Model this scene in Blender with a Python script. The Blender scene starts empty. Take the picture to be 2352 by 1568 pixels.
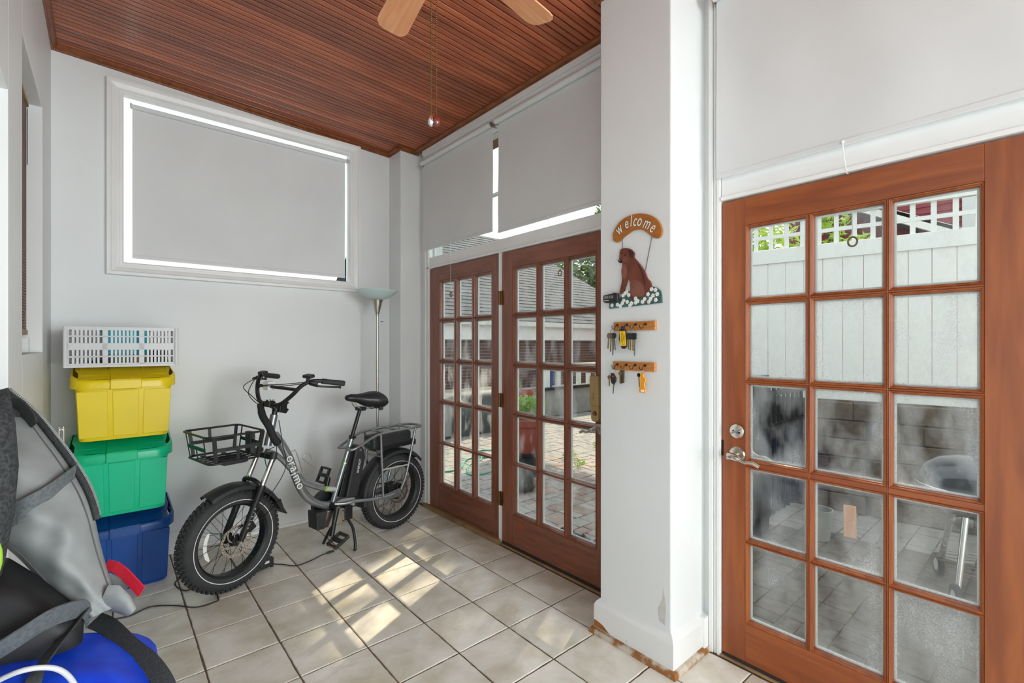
import bpy, bmesh, math, random
from math import sin, cos, pi, radians, sqrt, atan2
from mathutils import Vector, Matrix, Euler
random.seed(7)
SC = bpy.context.scene
COL = SC.collection

# ------------------------------------------------------------------ camera, world, sun, exposure
cam_d = bpy.data.cameras.new('camera'); cam = bpy.data.objects.new('camera', cam_d); COL.objects.link(cam)
cam_d.sensor_width = 36.0; cam_d.lens = 36.0 * 1085.0 / 2352.0
cam_d.shift_y = 6.0 / 2352.0; cam_d.clip_start = 0.02; cam_d.clip_end = 200
cam.location = (0, 0, 1.43); cam.rotation_euler = (pi / 2, 0, -0.711806)
SC.camera = cam
W = bpy.data.worlds.new('world'); SC.world = W; W.use_nodes = True
bg = W.node_tree.nodes['Background']; bg.inputs[0].default_value = (0.92, 0.965, 1.0, 1); bg.inputs[1].default_value = 1.3
SUN_DIR = Vector((-1.0, -0.465, -0.985)).normalized()
sd = bpy.data.lights.new('sun', 'SUN'); sd.energy = 5.0; sd.angle = radians(0.7); sd.color = (1.0, 0.83, 0.62)
sun = bpy.data.objects.new('sun', sd); COL.objects.link(sun)
sun.rotation_euler = SUN_DIR.to_track_quat('-Z', 'Y').to_euler(); sun.location = (8, 6, 9)

def area(name, loc, direction, sx, sy, power, color=(1, 1, 1)):
    l = bpy.data.lights.new(name, 'AREA'); l.shape = 'RECTANGLE'; l.size = sx; l.size_y = sy
    l.energy = power; l.color = color
    o = bpy.data.objects.new(name, l); COL.objects.link(o); o.location = loc
    o.rotation_euler = Vector(direction).to_track_quat('-Z', 'Z').to_euler()
    return o
# added fill lights behind the camera, in unseen wall openings, to brighten the room
area('fill_light_rear', (0.95, -4.52, 1.75), (0, 1, 0), 2.1, 2.2, 74, (0.92, 0.985, 1.0))
area('fill_light_side', (2.10, -2.35, 1.62), (-1, 0.3, 0), 1.9, 2.05, 156, (0.92, 0.985, 1.0))
SC.view_settings.view_transform = 'Standard'; SC.view_settings.look = 'None'
SC.view_settings.exposure = 0.42; SC.view_settings.gamma = 1.0; SC.view_settings.use_curve_mapping = False
cy = SC.cycles
cy.use_denoising = True; cy.use_adaptive_sampling = True; cy.adaptive_threshold = 0.05
cy.max_bounces = 8; cy.diffuse_bounces = 5; cy.glossy_bounces = 3; cy.transmission_bounces = 4
cy.transparent_max_bounces = 14; cy.sample_clamp_indirect = 8.0
cy.caustics_reflective = False; cy.caustics_refractive = False

# ------------------------------------------------------------------ helpers
def lin(c):
    c = c / 255.0
    return c / 12.92 if c <= 0.04045 else ((c + 0.055) / 1.055) ** 2.4
def rgb(r, g, b): return (lin(r), lin(g), lin(b), 1.0)

MATS = {}
def mat(name, col, rough=0.5, metal=0.0, col2=None, nscale=6.0, stretch=(1, 1, 1), bump=0.0, bscale=60.0,
        rand=0.0, detail=4.0, coat=0.0, lo=0.35, hi=0.65, emit=0.0, trans=0.0, sss=0.0, dist=0.0, bstretch=None, spec=None):
    m = bpy.data.materials.new(name); m.use_nodes = True; MATS[name] = m
    nt = m.node_tree; N = nt.nodes; L = nt.links
    b = N['Principled BSDF']
    b.inputs['Roughness'].default_value = rough; b.inputs['Metallic'].default_value = metal
    if coat: b.inputs['Coat Weight'].default_value = coat; b.inputs['Coat Roughness'].default_value = 0.15
    if spec is not None: b.inputs['Specular IOR Level'].default_value = spec
    if trans: b.inputs['Transmission Weight'].default_value = trans
    if sss: b.inputs['Subsurface Weight'].default_value = sss; b.inputs['Subsurface Radius'].default_value = (.02, .02, .02)
    tc = N.new('ShaderNodeTexCoord'); vec = tc.outputs['Object']
    oi = None
    if rand:
        oi = N.new('ShaderNodeObjectInfo')
        mu = N.new('ShaderNodeMath'); mu.operation = 'MULTIPLY'; mu.inputs[1].default_value = 47.0
        L.new(oi.outputs['Random'], mu.inputs[0])
        va = N.new('ShaderNodeVectorMath'); va.operation = 'ADD'
        L.new(vec, va.inputs[0]); L.new(mu.outputs[0], va.inputs[1]); vec = va.outputs[0]
    colsock = None
    if col2 is not None:
        mp = N.new('ShaderNodeMapping'); mp.inputs['Scale'].default_value = stretch; L.new(vec, mp.inputs[0])
        no = N.new('ShaderNodeTexNoise'); no.inputs['Scale'].default_value = nscale; no.inputs['Detail'].default_value = detail
        no.inputs['Distortion'].default_value = dist
        L.new(mp.outputs[0], no.inputs['Vector'])
        cr = N.new('ShaderNodeValToRGB'); cr.color_ramp.elements[0].position = lo; cr.color_ramp.elements[1].position = hi
        cr.color_ramp.elements[0].color = col; cr.color_ramp.elements[1].color = col2
        L.new(no.outputs[0], cr.inputs[0]); colsock = cr.outputs[0]
    if rand:
        hs = N.new('ShaderNodeHueSaturation')
        if colsock is None: hs.inputs['Color'].default_value = col
        else: L.new(colsock, hs.inputs['Color'])
        mr = N.new('ShaderNodeMapRange'); mr.inputs[3].default_value = 1 - rand; mr.inputs[4].default_value = 1 + rand
        L.new(oi.outputs['Random'], mr.inputs[0]); L.new(mr.outputs[0], hs.inputs['Value']); colsock = hs.outputs[0]
    if colsock is None: b.inputs['Base Color'].default_value = col
    else: L.new(colsock, b.inputs['Base Color'])
    if emit:
        b.inputs['Emission Strength'].default_value = emit
        b.inputs['Emission Color'].default_value = col
    if bump:
        n2 = N.new('ShaderNodeTexNoise'); n2.inputs['Scale'].default_value = bscale; n2.inputs['Detail'].default_value = 6
        mp2 = N.new('ShaderNodeMapping'); mp2.inputs['Scale'].default_value = bstretch or (1, 1, 1)
        L.new(vec, mp2.inputs[0]); L.new(mp2.outputs[0], n2.inputs['Vector'])
        bp = N.new('ShaderNodeBump'); bp.inputs['Strength'].default_value = bump; bp.inputs['Distance'].default_value = 0.01
        L.new(n2.outputs[0], bp.inputs['Height']); L.new(bp.outputs[0], b.inputs['Normal'])
    return m

def glass(name, haze=0.15, lo=0.45, hi=0.75, edge=0.25, nscale=5.0, tint=(0.93, 0.96, 0.95, 1), speck=0.0):
    """window glass with dust and dried-water smears: transparent + reflection + white dust where a noise mask says so"""
    m = bpy.data.materials.new(name); m.use_nodes = True; MATS[name] = m
    nt = m.node_tree; N = nt.nodes; L = nt.links
    for n in list(N): N.remove(n)
    out = N.new('ShaderNodeOutputMaterial')
    tr = N.new('ShaderNodeBsdfTransparent'); tr.inputs[0].default_value = tint
    gl = N.new('ShaderNodeBsdfGlossy'); gl.inputs['Roughness'].default_value = 0.02
    fr = N.new('ShaderNodeFresnel'); fr.inputs[0].default_value = 1.4
    ge = N.new('ShaderNodeNewGeometry'); bk_ = N.new('ShaderNodeMath'); bk_.operation = 'SUBTRACT'; bk_.inputs[0].default_value = 1.0; L.new(ge.outputs['Backfacing'], bk_.inputs[1])
    fm = N.new('ShaderNodeMath'); fm.operation = 'MULTIPLY'; L.new(fr.outputs[0], fm.inputs[0]); L.new(bk_.outputs[0], fm.inputs[1])
    m1 = N.new('ShaderNodeMixShader'); L.new(fm.outputs[0], m1.inputs[0]); L.new(tr.outputs[0], m1.inputs[1]); L.new(gl.outputs[0], m1.inputs[2])
    df = N.new('ShaderNodeBsdfDiffuse'); df.inputs[0].default_value = (.75, .77, .78, 1)
    tl = N.new('ShaderNodeBsdfTranslucent'); tl.inputs[0].default_value = (.85, .87, .88, 1)
    dm = N.new('ShaderNodeMixShader'); dm.inputs[0].default_value = 0.6; L.new(df.outputs[0], dm.inputs[1]); L.new(tl.outputs[0], dm.inputs[2])
    tc = N.new('ShaderNodeTexCoord'); oi = N.new('ShaderNodeObjectInfo')
    mu = N.new('ShaderNodeMath'); mu.operation = 'MULTIPLY'; mu.inputs[1].default_value = 31.0; L.new(oi.outputs['Random'], mu.inputs[0])
    va = N.new('ShaderNodeVectorMath'); va.operation = 'ADD'; L.new(tc.outputs['Object'], va.inputs[0]); L.new(mu.outputs[0], va.inputs[1])
    mp = N.new('ShaderNodeMapping'); mp.inputs['Scale'].default_value = (1, 1.5, 0.7); L.new(va.outputs[0], mp.inputs[0])
    no = N.new('ShaderNodeTexNoise'); no.inputs['Scale'].default_value = nscale; no.inputs['Detail'].default_value = 5; L.new(mp.outputs[0], no.inputs['Vector'])
    mr = N.new('ShaderNodeMapRange'); mr.inputs[1].default_value = lo; mr.inputs[2].default_value = hi; mr.inputs[3].default_value = 0.0; mr.inputs[4].default_value = 1.0
    L.new(no.outputs[0], mr.inputs[0])
    n2 = N.new('ShaderNodeTexNoise'); n2.inputs['Scale'].default_value = 190; n2.inputs['Detail'].default_value = 3; L.new(va.outputs[0], n2.inputs['Vector'])
    mr2 = N.new('ShaderNodeMapRange'); mr2.inputs[1].default_value = 0.3; mr2.inputs[2].default_value = 0.75; mr2.inputs[3].default_value = 0.45; mr2.inputs[4].default_value = 1.0
    L.new(n2.outputs[0], mr2.inputs[0])
    ml = N.new('ShaderNodeMath'); ml.operation = 'MULTIPLY'; L.new(mr.outputs[0], ml.inputs[0]); L.new(mr2.outputs[0], ml.inputs[1])
    ms = N.new('ShaderNodeMath'); ms.operation = 'MULTIPLY'; ms.inputs[1].default_value = haze; L.new(ml.outputs[0], ms.inputs[0])
    # stronger white mix along the glazing: distance to the pane's own border
    sp = N.new('ShaderNodeSeparateXYZ'); L.new(tc.outputs['Generated'], sp.inputs[0])
    acc = None
    for k, ax in enumerate(('Y', 'Z')):
        s1 = N.new('ShaderNodeMath'); s1.operation = 'SUBTRACT'; L.new(sp.outputs[ax], s1.inputs[0]); s1.inputs[1].default_value = 0.5
        s2 = N.new('ShaderNodeMath'); s2.operation = 'ABSOLUTE'; L.new(s1.outputs[0], s2.inputs[0])
        s3 = N.new('ShaderNodeMapRange'); s3.inputs[1].default_value = 0.41; s3.inputs[2].default_value = 0.5; s3.inputs[3].default_value = 0; s3.inputs[4].default_value = 1
        L.new(s2.outputs[0], s3.inputs[0])
        if acc is None: acc = s3.outputs[0]
        else:
            mx = N.new('ShaderNodeMath'); mx.operation = 'MAXIMUM'; L.new(acc, mx.inputs[0]); L.new(s3.outputs[0], mx.inputs[1]); acc = mx.outputs[0]
    e2 = N.new('ShaderNodeMath'); e2.operation = 'POWER'; L.new(acc, e2.inputs[0]); e2.inputs[1].default_value = 1.6
    e3 = N.new('ShaderNodeMath'); e3.operation = 'MULTIPLY'; L.new(e2.outputs[0], e3.inputs[0]); e3.inputs[1].default_value = edge
    ad = N.new('ShaderNodeMath'); ad.operation = 'ADD'; ad.use_clamp = True; L.new(ms.outputs[0], ad.inputs[0]); L.new(e3.outputs[0], ad.inputs[1])
    m2 = N.new('ShaderNodeMixShader'); L.new(ad.outputs[0], m2.inputs[0]); L.new(m1.outputs[0], m2.inputs[1]); L.new(dm.outputs[0], m2.inputs[2])
    L.new(m2.outputs[0], out.inputs[0])
    return m

class MB:
    def __init__(s): s.v = []; s.f = []
    def add(s, vs, fs):
        o = len(s.v); s.v += [tuple(v) for v in vs]; s.f += [tuple(i + o for i in f) for f in fs]; return s
    def bb(s, a, b):
        x0, x1 = sorted((a[0], b[0])); y0, y1 = sorted((a[1], b[1])); z0, z1 = sorted((a[2], b[2]))
        return s.add([(x0, y0, z0), (x1, y0, z0), (x1, y1, z0), (x0, y1, z0), (x0, y0, z1), (x1, y0, z1), (x1, y1, z1), (x0, y1, z1)],
                     [(0, 3, 2, 1), (4, 5, 6, 7), (0, 1, 5, 4), (1, 2, 6, 5), (2, 3, 7, 6), (3, 0, 4, 7)])
    def box(s, c, d, rot=None):
        o = len(s.v)
        s.bb((-d[0] / 2, -d[1] / 2, -d[2] / 2), (d[0] / 2, d[1] / 2, d[2] / 2))
        Mx = Euler(rot).to_matrix() if rot is not None and not isinstance(rot, Matrix) else (rot if rot is not None else Matrix.Identity(3))
        for i in range(o, len(s.v)): s.v[i] = tuple(Mx @ Vector(s.v[i]) + Vector(c))
        return s
    def bar(s, a, b, w, h, up=(0, 0, 1)):
        a = Vector(a); b = Vector(b); d = (b - a); l = d.length; d.normalize(); u = Vector(up)
        sd_ = d.cross(u)
        if sd_.length < 1e-4: sd_ = d.cross(Vector((1, 0, 0)))
        sd_.normalize(); u = sd_.cross(d)
        Mx = Matrix((sd_, d, u)).transposed()
        return s.box((a + b) / 2, (w, l, h), Mx)
    def tube(s, pts, r, n=8, closed=False, caps=True):
        P = [Vector(p) for p in pts]; m = len(P)
        rr = r if isinstance(r, (list, tuple)) else [r] * m
        T = []
        for i in range(m):
            if closed: t = P[(i + 1) % m] - P[i - 1]
            else: t = P[min(i + 1, m - 1)] - P[max(i - 1, 0)]
            if t.length < 1e-9: t = Vector((0, 0, 1))
            T.append(t.normalized())
        up = Vector((0, 0, 1)) if abs(T[0].z) < 0.9 else Vector((1, 0, 0))
        nv = (up - T[0] * up.dot(T[0])).normalized()
        o = len(s.v)
        for i in range(m):
            if i:
                nv = nv - T[i] * nv.dot(T[i])
                if nv.length < 1e-6: nv = T[i].orthogonal()
                nv.normalize()
            bv = T[i].cross(nv)
            for k in range(n):
                a = 2 * pi * k / n
                s.v.append(tuple(P[i] + (nv * cos(a) + bv * sin(a)) * rr[i]))
        for i in range(m if closed else m - 1):
            j = (i + 1) % m
            for k in range(n):
                k2 = (k + 1) % n
                s.f.append((o + i * n + k, o + i * n + k2, o + j * n + k2, o + j * n + k))
        if caps and not closed:
            s.f.append(tuple(o + k for k in reversed(range(n)))); s.f.append(tuple(o + (m - 1) * n + k for k in range(n)))
        return s
    def cyl(s, a, b, r, n=12, r2=None):
        return s.tube([a, b], [r, r if r2 is None else r2], n)
    def lathe(s, prof, n=24, c=(0, 0, 0), M3=None, a0=0, a1=2 * pi):
        full = abs(a1 - a0 - 2 * pi) < 1e-6; m = n if full else n + 1
        o = len(s.v); c = Vector(c)
        for r, z in prof:
            for k in range(m):
                a = a0 + (a1 - a0) * k / n
                p = Vector((r * cos(a), r * sin(a), z))
                if M3 is not None: p = M3 @ p
                s.v.append(tuple(p + c))
        for i in range(len(prof) - 1):
            for k in range(n):
                k2 = (k + 1) % m
                s.f.append((o + i * m + k, o + i * m + k2, o + (i + 1) * m + k2, o + (i + 1) * m + k))
        return s
    def sphere(s, c, r, n=12, m=8, sc=(1, 1, 1)):
        o = len(s.v)
        for i in range(m + 1):
            t = pi * i / m
            for k in range(n):
                a = 2 * pi * k / n
                s.v.append((c[0] + r * sc[0] * sin(t) * cos(a), c[1] + r * sc[1] * sin(t) * sin(a), c[2] + r * sc[2] * cos(t)))
        for i in range(m):
            for k in range(n):
                k2 = (k + 1) % n
                s.f.append((o + i * n + k, o + (i + 1) * n + k, o + (i + 1) * n + k2, o + i * n + k2))
        return s
    def prism(s, poly, a, b, axis='x'):
        """extrude polygon given in the other two coordinates (in order) between a and b along axis"""
        n = len(poly); o = len(s.v)
        ar = sum(poly[i][0] * poly[(i + 1) % n][1] - poly[(i + 1) % n][0] * poly[i][1] for i in range(n))
        if ar < 0: poly = list(reversed(poly))
        if a > b: a, b = b, a
        def P(p, t):
            if axis == 'x': return (t, p[0], p[1])
            if axis == 'y': return (p[0], t, p[1])
            return (p[0], p[1], t)
        for t in (a, b):
            for p in poly: s.v.append(P(p, t))
        fl = axis == 'y'
        f1 = tuple(range(o, o + n)); f2 = tuple(range(o + n, o + 2 * n))
        if not fl: s.f.append(tuple(reversed(f1))); s.f.append(f2)
        else: s.f.append(f1); s.f.append(tuple(reversed(f2)))
        for i in range(n):
            j = (i + 1) % n
            q = (o + i, o + j, o + n + j, o + n + i)
            s.f.append(tuple(reversed(q)) if fl else q)
        return s
    def loft(s, rings, closed=True, cap=True):
        n = len(rings[0]); o = len(s.v)
        for r in rings: s.v += [tuple(p) for p in r]
        for i in range(len(rings) - 1):
            for k in range(n if closed else n - 1):
                k2 = (k + 1) % n
                s.f.append((o + i * n + k, o + i * n + k2, o + (i + 1) * n + k2, o + (i + 1) * n + k))
        if cap and closed:
            s.f.append(tuple(o + k for k in reversed(range(n)))); s.f.append(tuple(o + (len(rings) - 1) * n + k for k in range(n)))
        return s
    def ribbon(s, pts, wv, th):
        """flat strap: centre points, half-width vectors, thickness along the local normal"""
        m = len(pts); o = len(s.v)
        P = [Vector(p) for p in pts]
        for i in range(m):
            t = (P[min(i + 1, m - 1)] - P[max(i - 1, 0)]).normalized()
            w = Vector(wv[i] if isinstance(wv, list) else wv)
            nn = t.cross(w).normalized() * (th / 2)
            for q in (P[i] - w - nn, P[i] + w - nn, P[i] + w + nn, P[i] - w + nn): s.v.append(tuple(q))
        for i in range(m - 1):
            for k in range(4):
                k2 = (k + 1) % 4
                s.f.append((o + i * 4 + k, o + i * 4 + k2, o + (i + 1) * 4 + k2, o + (i + 1) * 4 + k))
        s.f.append((o + 3, o + 2, o + 1, o)); e = o + (m - 1) * 4; s.f.append((e, e + 1, e + 2, e + 3))
        return s
    def mesh(s, name, smooth=None):
        me = bpy.data.meshes.new(name); me.from_pydata(s.v, [], s.f)
        bm = bmesh.new(); bm.from_mesh(me); bmesh.ops.recalc_face_normals(bm, faces=bm.faces); bm.to_mesh(me); bm.free()
        if smooth is not None:
            me.shade_smooth(); me.set_sharp_from_angle(angle=radians(smooth))
        return me
    def build(s, name, m, parent=None, smooth=None, bevel=0.0, seg=2, loc=None):
        me = s.mesh(name, smooth); me.materials.append(MATS[m] if isinstance(m, str) else m)
        return link(name, me, parent, bevel, seg, loc)

def link(name, me, parent=None, bevel=0.0, seg=2, loc=None):
    o = bpy.data.objects.new(name, me); COL.objects.link(o)
    if parent is not None: o.parent = parent
    if loc is not None: o.location = loc
    if bevel:
        b = o.modifiers.new('bevel', 'BEVEL'); b.width = bevel; b.segments = seg; b.limit_method = 'ANGLE'; b.angle_limit = radians(40)
    return o
def tag(o, label=None, cat=None, group=None, kind=None):
    if label: o['label'] = label
    if cat: o['category'] = cat
    if group: o['group'] = group
    if kind: o['kind'] = kind
    return o
def thing(name, label, cat, loc=(0, 0, 0), rz=0.0, group=None):
    o = bpy.data.objects.new(name, None); COL.objects.link(o); o.location = loc; o.rotation_euler = (0, 0, rz)
    o.empty_display_size = 0.1
    return tag(o, label, cat, group)
def struct(o, label=None, cat=None): return tag(o, label, cat, None, 'structure')
def text_mesh(body, size, name='lettering', extrude=0.0006, shear=0.0):
    cu = bpy.data.curves.new('t', 'FONT'); cu.body = body; cu.size = size; cu.extrude = extrude; cu.resolution_u = 3
    cu.align_x = 'CENTER'; cu.align_y = 'CENTER'; cu.shear = shear
    o = bpy.data.objects.new('t', cu); COL.objects.link(o)
    dg = bpy.context.evaluated_depsgraph_get()
    me = bpy.data.meshes.new_from_object(o.evaluated_get(dg)); me.name = name
    bpy.data.objects.remove(o); bpy.data.curves.remove(cu)
    return me
def text(body, size, m, parent, M4, name='lettering', extrude=0.0006, shear=0.0):
    me = text_mesh(body, size, name, extrude, shear); me.materials.clear(); me.materials.append(MATS[m])
    me.transform(M4)
    return link(name, me, parent)
def catmull(P, k=6, closed=False):
    P = [Vector(p) for p in P]; out = []; n = len(P)
    for i in range(n if closed else n - 1):
        if closed: a, b, c, d = P[i - 1], P[i], P[(i + 1) % n], P[(i + 2) % n]
        else: a, b, c, d = P[max(i - 1, 0)], P[i], P[i + 1], P[min(i + 2, n - 1)]
        for j in range(k):
            t = j / k
            out.append(0.5 * ((2 * b) + (c - a) * t + (2 * a - 5 * b + 4 * c - d) * t * t + (3 * b - a - 3 * c + d) * t ** 3))
    if not closed: out.append(P[-1])
    return out

# ------------------------------------------------------------------ materials
mat('wall_paint', rgb(226, 229, 229), 0.5, col2=rgb(232, 235, 235), nscale=1.6, bump=0.03, bscale=14)
mat('trim_paint', rgb(232, 233, 232), 0.35, col2=rgb(238, 239, 238), nscale=3)
mat('chipped_paint', rgb(160, 140, 122), 0.5, col2=rgb(232, 233, 232), nscale=9, lo=0.27, hi=0.31, detail=8, bump=0.05, bscale=40)
mat('shoe_wood', rgb(150, 98, 48), 0.5, col2=rgb(205, 195, 178), nscale=14, lo=0.45, hi=0.6, detail=8)
mat('grout', rgb(120, 100, 80), 0.9, col2=rgb(96, 76, 58), nscale=20, bump=0.3, bscale=200)
mat('ceiling_wood', rgb(142, 70, 40), 0.36, col2=rgb(176, 96, 60), nscale=3, stretch=(0.8, 4.5, 4), rand=0.24, detail=5, coat=0.2)
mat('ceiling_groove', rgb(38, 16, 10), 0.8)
mat('ceiling_trim_wood', rgb(112, 60, 28), 0.4, col2=rgb(140, 80, 40), nscale=5, stretch=(6, 2, 6), detail=5)
mat('door_wood', rgb(132, 64, 24), 0.34, col2=rgb(160, 86, 36), nscale=3.0, stretch=(8, 8, 0.8), detail=6, dist=0.5, coat=0.25, rand=0.04)
mat('door_wood_rail', rgb(130, 62, 24), 0.34, col2=rgb(156, 82, 34), nscale=3.0, stretch=(8, 0.8, 10), detail=6, dist=0.5, coat=0.25, rand=0.04)
mat('french_wood', rgb(118, 66, 46), 0.36, col2=rgb(142, 84, 60), nscale=3.2, stretch=(10, 10, 1.0), detail=7, dist=0.8, coat=0.25, rand=0.06)
mat('french_wood_rail', rgb(118, 66, 46), 0.36, col2=rgb(142, 84, 60), nscale=3.2, stretch=(10, 1.0, 12), detail=7, dist=0.8, coat=0.25, rand=0.06)
mat('sill_wood', rgb(128, 98, 66), 0.5, col2=rgb(166, 132, 92), nscale=8, stretch=(2, 1, 2), detail=6)
mat('rubber', rgb(40, 38, 38), 0.7)
glass('glass_plain', 0.15, 0.55, 0.85, 0.0)
glass('glass_clear', 0.35, 0.48, 0.80, 0.16)
glass('glass_french', 0.55, 0.47, 0.78, 0.22, nscale=7)
glass('glass_hazy', 0.55, 0.40, 0.74, 0.32, nscale=6)
glass('glass_foggy', 0.56, 0.34, 0.76, 0.38, nscale=4)
def blind_mat():
    m = mat('blind_fabric', rgb(226, 228, 228), 0.7, col2=rgb(231, 233, 233), nscale=2.5, bump=0.04, bscale=6, bstretch=(1, 1, 0.4))
    nt = m.node_tree; b = nt.nodes['Principled BSDF']; tl = nt.nodes.new('ShaderNodeBsdfTranslucent'); tl.inputs[0].default_value = rgb(226, 228, 230)
    mx = nt.nodes.new('ShaderNodeMixShader'); mx.inputs[0].default_value = .10; nt.links.new(b.outputs[0], mx.inputs[1]); nt.links.new(tl.outputs[0], mx.inputs[2]); nt.links.new(mx.outputs[0], nt.nodes['Material Output'].inputs[0])
blind_mat()
mat('steel', rgb(190, 186, 178), 0.28, 1.0)
mat('nickel', rgb(196, 188, 174), 0.25, 1.0)
mat('brass_old', rgb(120, 92, 52), 0.4, 1.0)
mat('chrome', rgb(225, 225, 225), 0.16, 1.0)
mat('white_plastic', rgb(235, 235, 232), 0.4)
# tiles: mottled stone-look glaze
def tile_mat():
    m = mat('floor_tile', rgb(204, 195, 175), 0.25, col2=rgb(236, 232, 223), nscale=5.5, rand=0.05, detail=12, dist=0.25, bump=0.22, bscale=38, coat=0.1, lo=.30, hi=.66)
    return m
tile_mat()

# ================================================================== THE ROOM
XL, XW, YB, YR = -0.245, 2.165, 3.99, -4.6      # left wall, door wall, back wall, rear wall
def zc(x): return 3.236 - 0.04 * x              # the ceiling falls slightly towards the door wall

# ---- floor with single tiles
fl = MB().bb((-0.75, YR - 0.1, -0.12), (2.30, YB + 0.15, -0.004)).build('floor', 'grout'); struct(fl, 'beige stone-look ceramic tile floor with brown grout', 'floor')
PX, PY, GX, GY = 0.3030, 0.3145, 0.033, 2.133 - 0.3145 * 14
def tile_mesh(seed, w, h):
    rnd = random.Random(seed); n = 9; pts = []
    def edge(a, b):
        for i in range(n):
            t = i / n; yield (a[0] + (b[0] - a[0]) * t, a[1] + (b[1] - a[1]) * t)
    rect = [(-w / 2, -h / 2), (w / 2, -h / 2), (w / 2, h / 2), (-w / 2, h / 2)]
    for k in range(4):
        for p in edge(rect[k], rect[(k + 1) % 4]): pts.append((p[0] + rnd.uniform(-.0013, .0013), p[1] + rnd.uniform(-.0013, .0013)))
    mb = MB()
    r0 = [(x, y, -0.005) for x, y in pts]
    r1 = [(x, y, -0.0025 + rnd.uniform(-.0006, .0006)) for x, y in pts]
    r2 = [(x * 0.978, y * 0.978, 0.0) for x, y in pts]
    mb.loft([r0, r1, r2])
    me = mb.mesh('tile', 12); me.materials.append(MATS['floor_tile']); return me
tms = [tile_mesh(i, PX - 0.007, PY - 0.007) for i in range(6)]
edge_meshes = {}
for i in range(-1, 8):
    for j in range(5, 20):
        x0 = GX + PX * i - 0.0; y0 = GY + PY * j
        cx, cyy = x0 + PX / 2, y0 + PY / 2
        hi_x = 2.132; lo_x = XL - 0.02; hi_y = YB - 0.012
        wx0, wx1 = max(x0, lo_x), min(x0 + PX, hi_x); wy1 = min(y0 + PY, hi_y)
        if wx1 - wx0 < 0.03 or wy1 - y0 < 0.03: continue
        if wx1 - wx0 > PX - 0.001 and wy1 - y0 > PY - 0.001:
            o = link('tile', tms[(i * 5 + j * 3) % 6], fl, loc=(cx, cyy, 0)); o.rotation_euler = (0, 0, pi * ((i + j) % 2))
        else:
            key = (round(wx1 - wx0, 3), round(wy1 - y0, 3))
            if key not in edge_meshes: edge_meshes[key] = tile_mesh(50 + len(edge_meshes), key[0] - 0.007, key[1] - 0.007)
            link('tile', edge_meshes[key], fl, loc=((wx0 + wx1) / 2, (y0 + wy1) / 2, 0))

# ---- walls
wb = MB()
wb.bb((-0.7, YB, -0.1), (0.045, YB + 0.16, 3.5)).bb((1.645, YB, -0.1), (2.32, YB + 0.16, 3.5))
wb.bb((0.045, YB, -0.1), (1.645, YB + 0.16, 1.925)).bb((0.045, YB, 3.135), (1.645, YB + 0.16, 3.5))
struct(wb.build('wall_back', 'wall_paint'), 'white painted end wall behind the bicycle', 'wall')
wl = MB()
wl.bb((-0.62, 3.47, -0.1), (XL, YB, 3.5)).bb((-0.62, 2.665, -0.1), (XL, 3.47, 1.388)).bb((-0.62, 2.665, 2.665), (XL, 3.47, 3.5))
wl.bb((-0.62, 2.31, -0.1), (XL, 2.665, 3.5)).bb((-0.62, 1.35, 2.285), (XL, 2.31, 3.5)).bb((-0.62, YR, -0.1), (XL, 1.35, 3.5))
wl.bb((-0.70, 2.6, -0.1), (-0.62, 3.5, 3.4))
struct(wl.build('wall_left', 'wall_paint', bevel=0.004), 'white painted side wall with deep openings', 'wall')
wr = MB()
wr.bb((XW, 3.655, -0.1), (2.32, YB, 3.5))
wr.bb((XW, 1.10, -0.1), (2.32, 1.60, 3.5)).bb((XW, 1.015, -0.1), (2.32, 1.10, 3.5))
wr.bb((XW, 1.60, 3.035), (2.32, 3.655, 3.5)).bb((XW, 0.0, 3.035), (2.32, 1.015, 3.5))
wr.bb((XW, -1.30, -0.1), (2.32, 0.045, 3.5)).bb((XW, -3.4, 2.70), (2.32, -1.30, 3.5)).bb((XW, -3.4, -0.1), (2.32, -1.30, 0.55)).bb((XW, YR, -0.1), (2.32, -3.4, 3.5))
struct(wr.build('wall_right', 'wall_paint'), 'white painted wall around the glazed doors', 'wall')
wx = MB()
wx.bb((-0.7, YR - 0.16, -0.1), (2.4, YR, 0.65)).bb((-0.7, YR - 0.16, 2.85), (2.4, YR, 3.5)).bb((-0.7, YR - 0.16, 0.65), (-0.12, YR, 2.85)).bb((2.02, YR - 0.16, 0.65), (2.4, YR, 2.85))
struct(wx.build('wall_rear', 'wall_paint'), 'white painted wall behind the viewer', 'wall')
struct(MB().bb((1.965, 3.77, -0.02), (2.30, YB + 0.05, 3.4)).build('wall_corner', 'wall_paint', bevel=0.006), 'shallow white pilaster in the room corner behind the lamp', 'wall')
colm = MB().bb((1.87, 1.105, -0.02), (2.30, 1.495, 3.4)).build('wall_column', 'wall_paint', bevel=0.007); struct(colm, 'square white column between the glazed doors', 'column')
# worn bare patches near the foot of the column
mat('bare_plaster', rgb(196, 194, 190), 0.7, col2=rgb(206, 204, 200), nscale=30)
MB().prism([(1.165, 0.20), (1.135, 0.19), (1.13, 0.27), (1.143, 0.36), (1.15, 0.30), (1.172, 0.25)], 1.8694, 1.8700, 'x').build('bare_patch', 'bare_plaster', colm)

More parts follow.
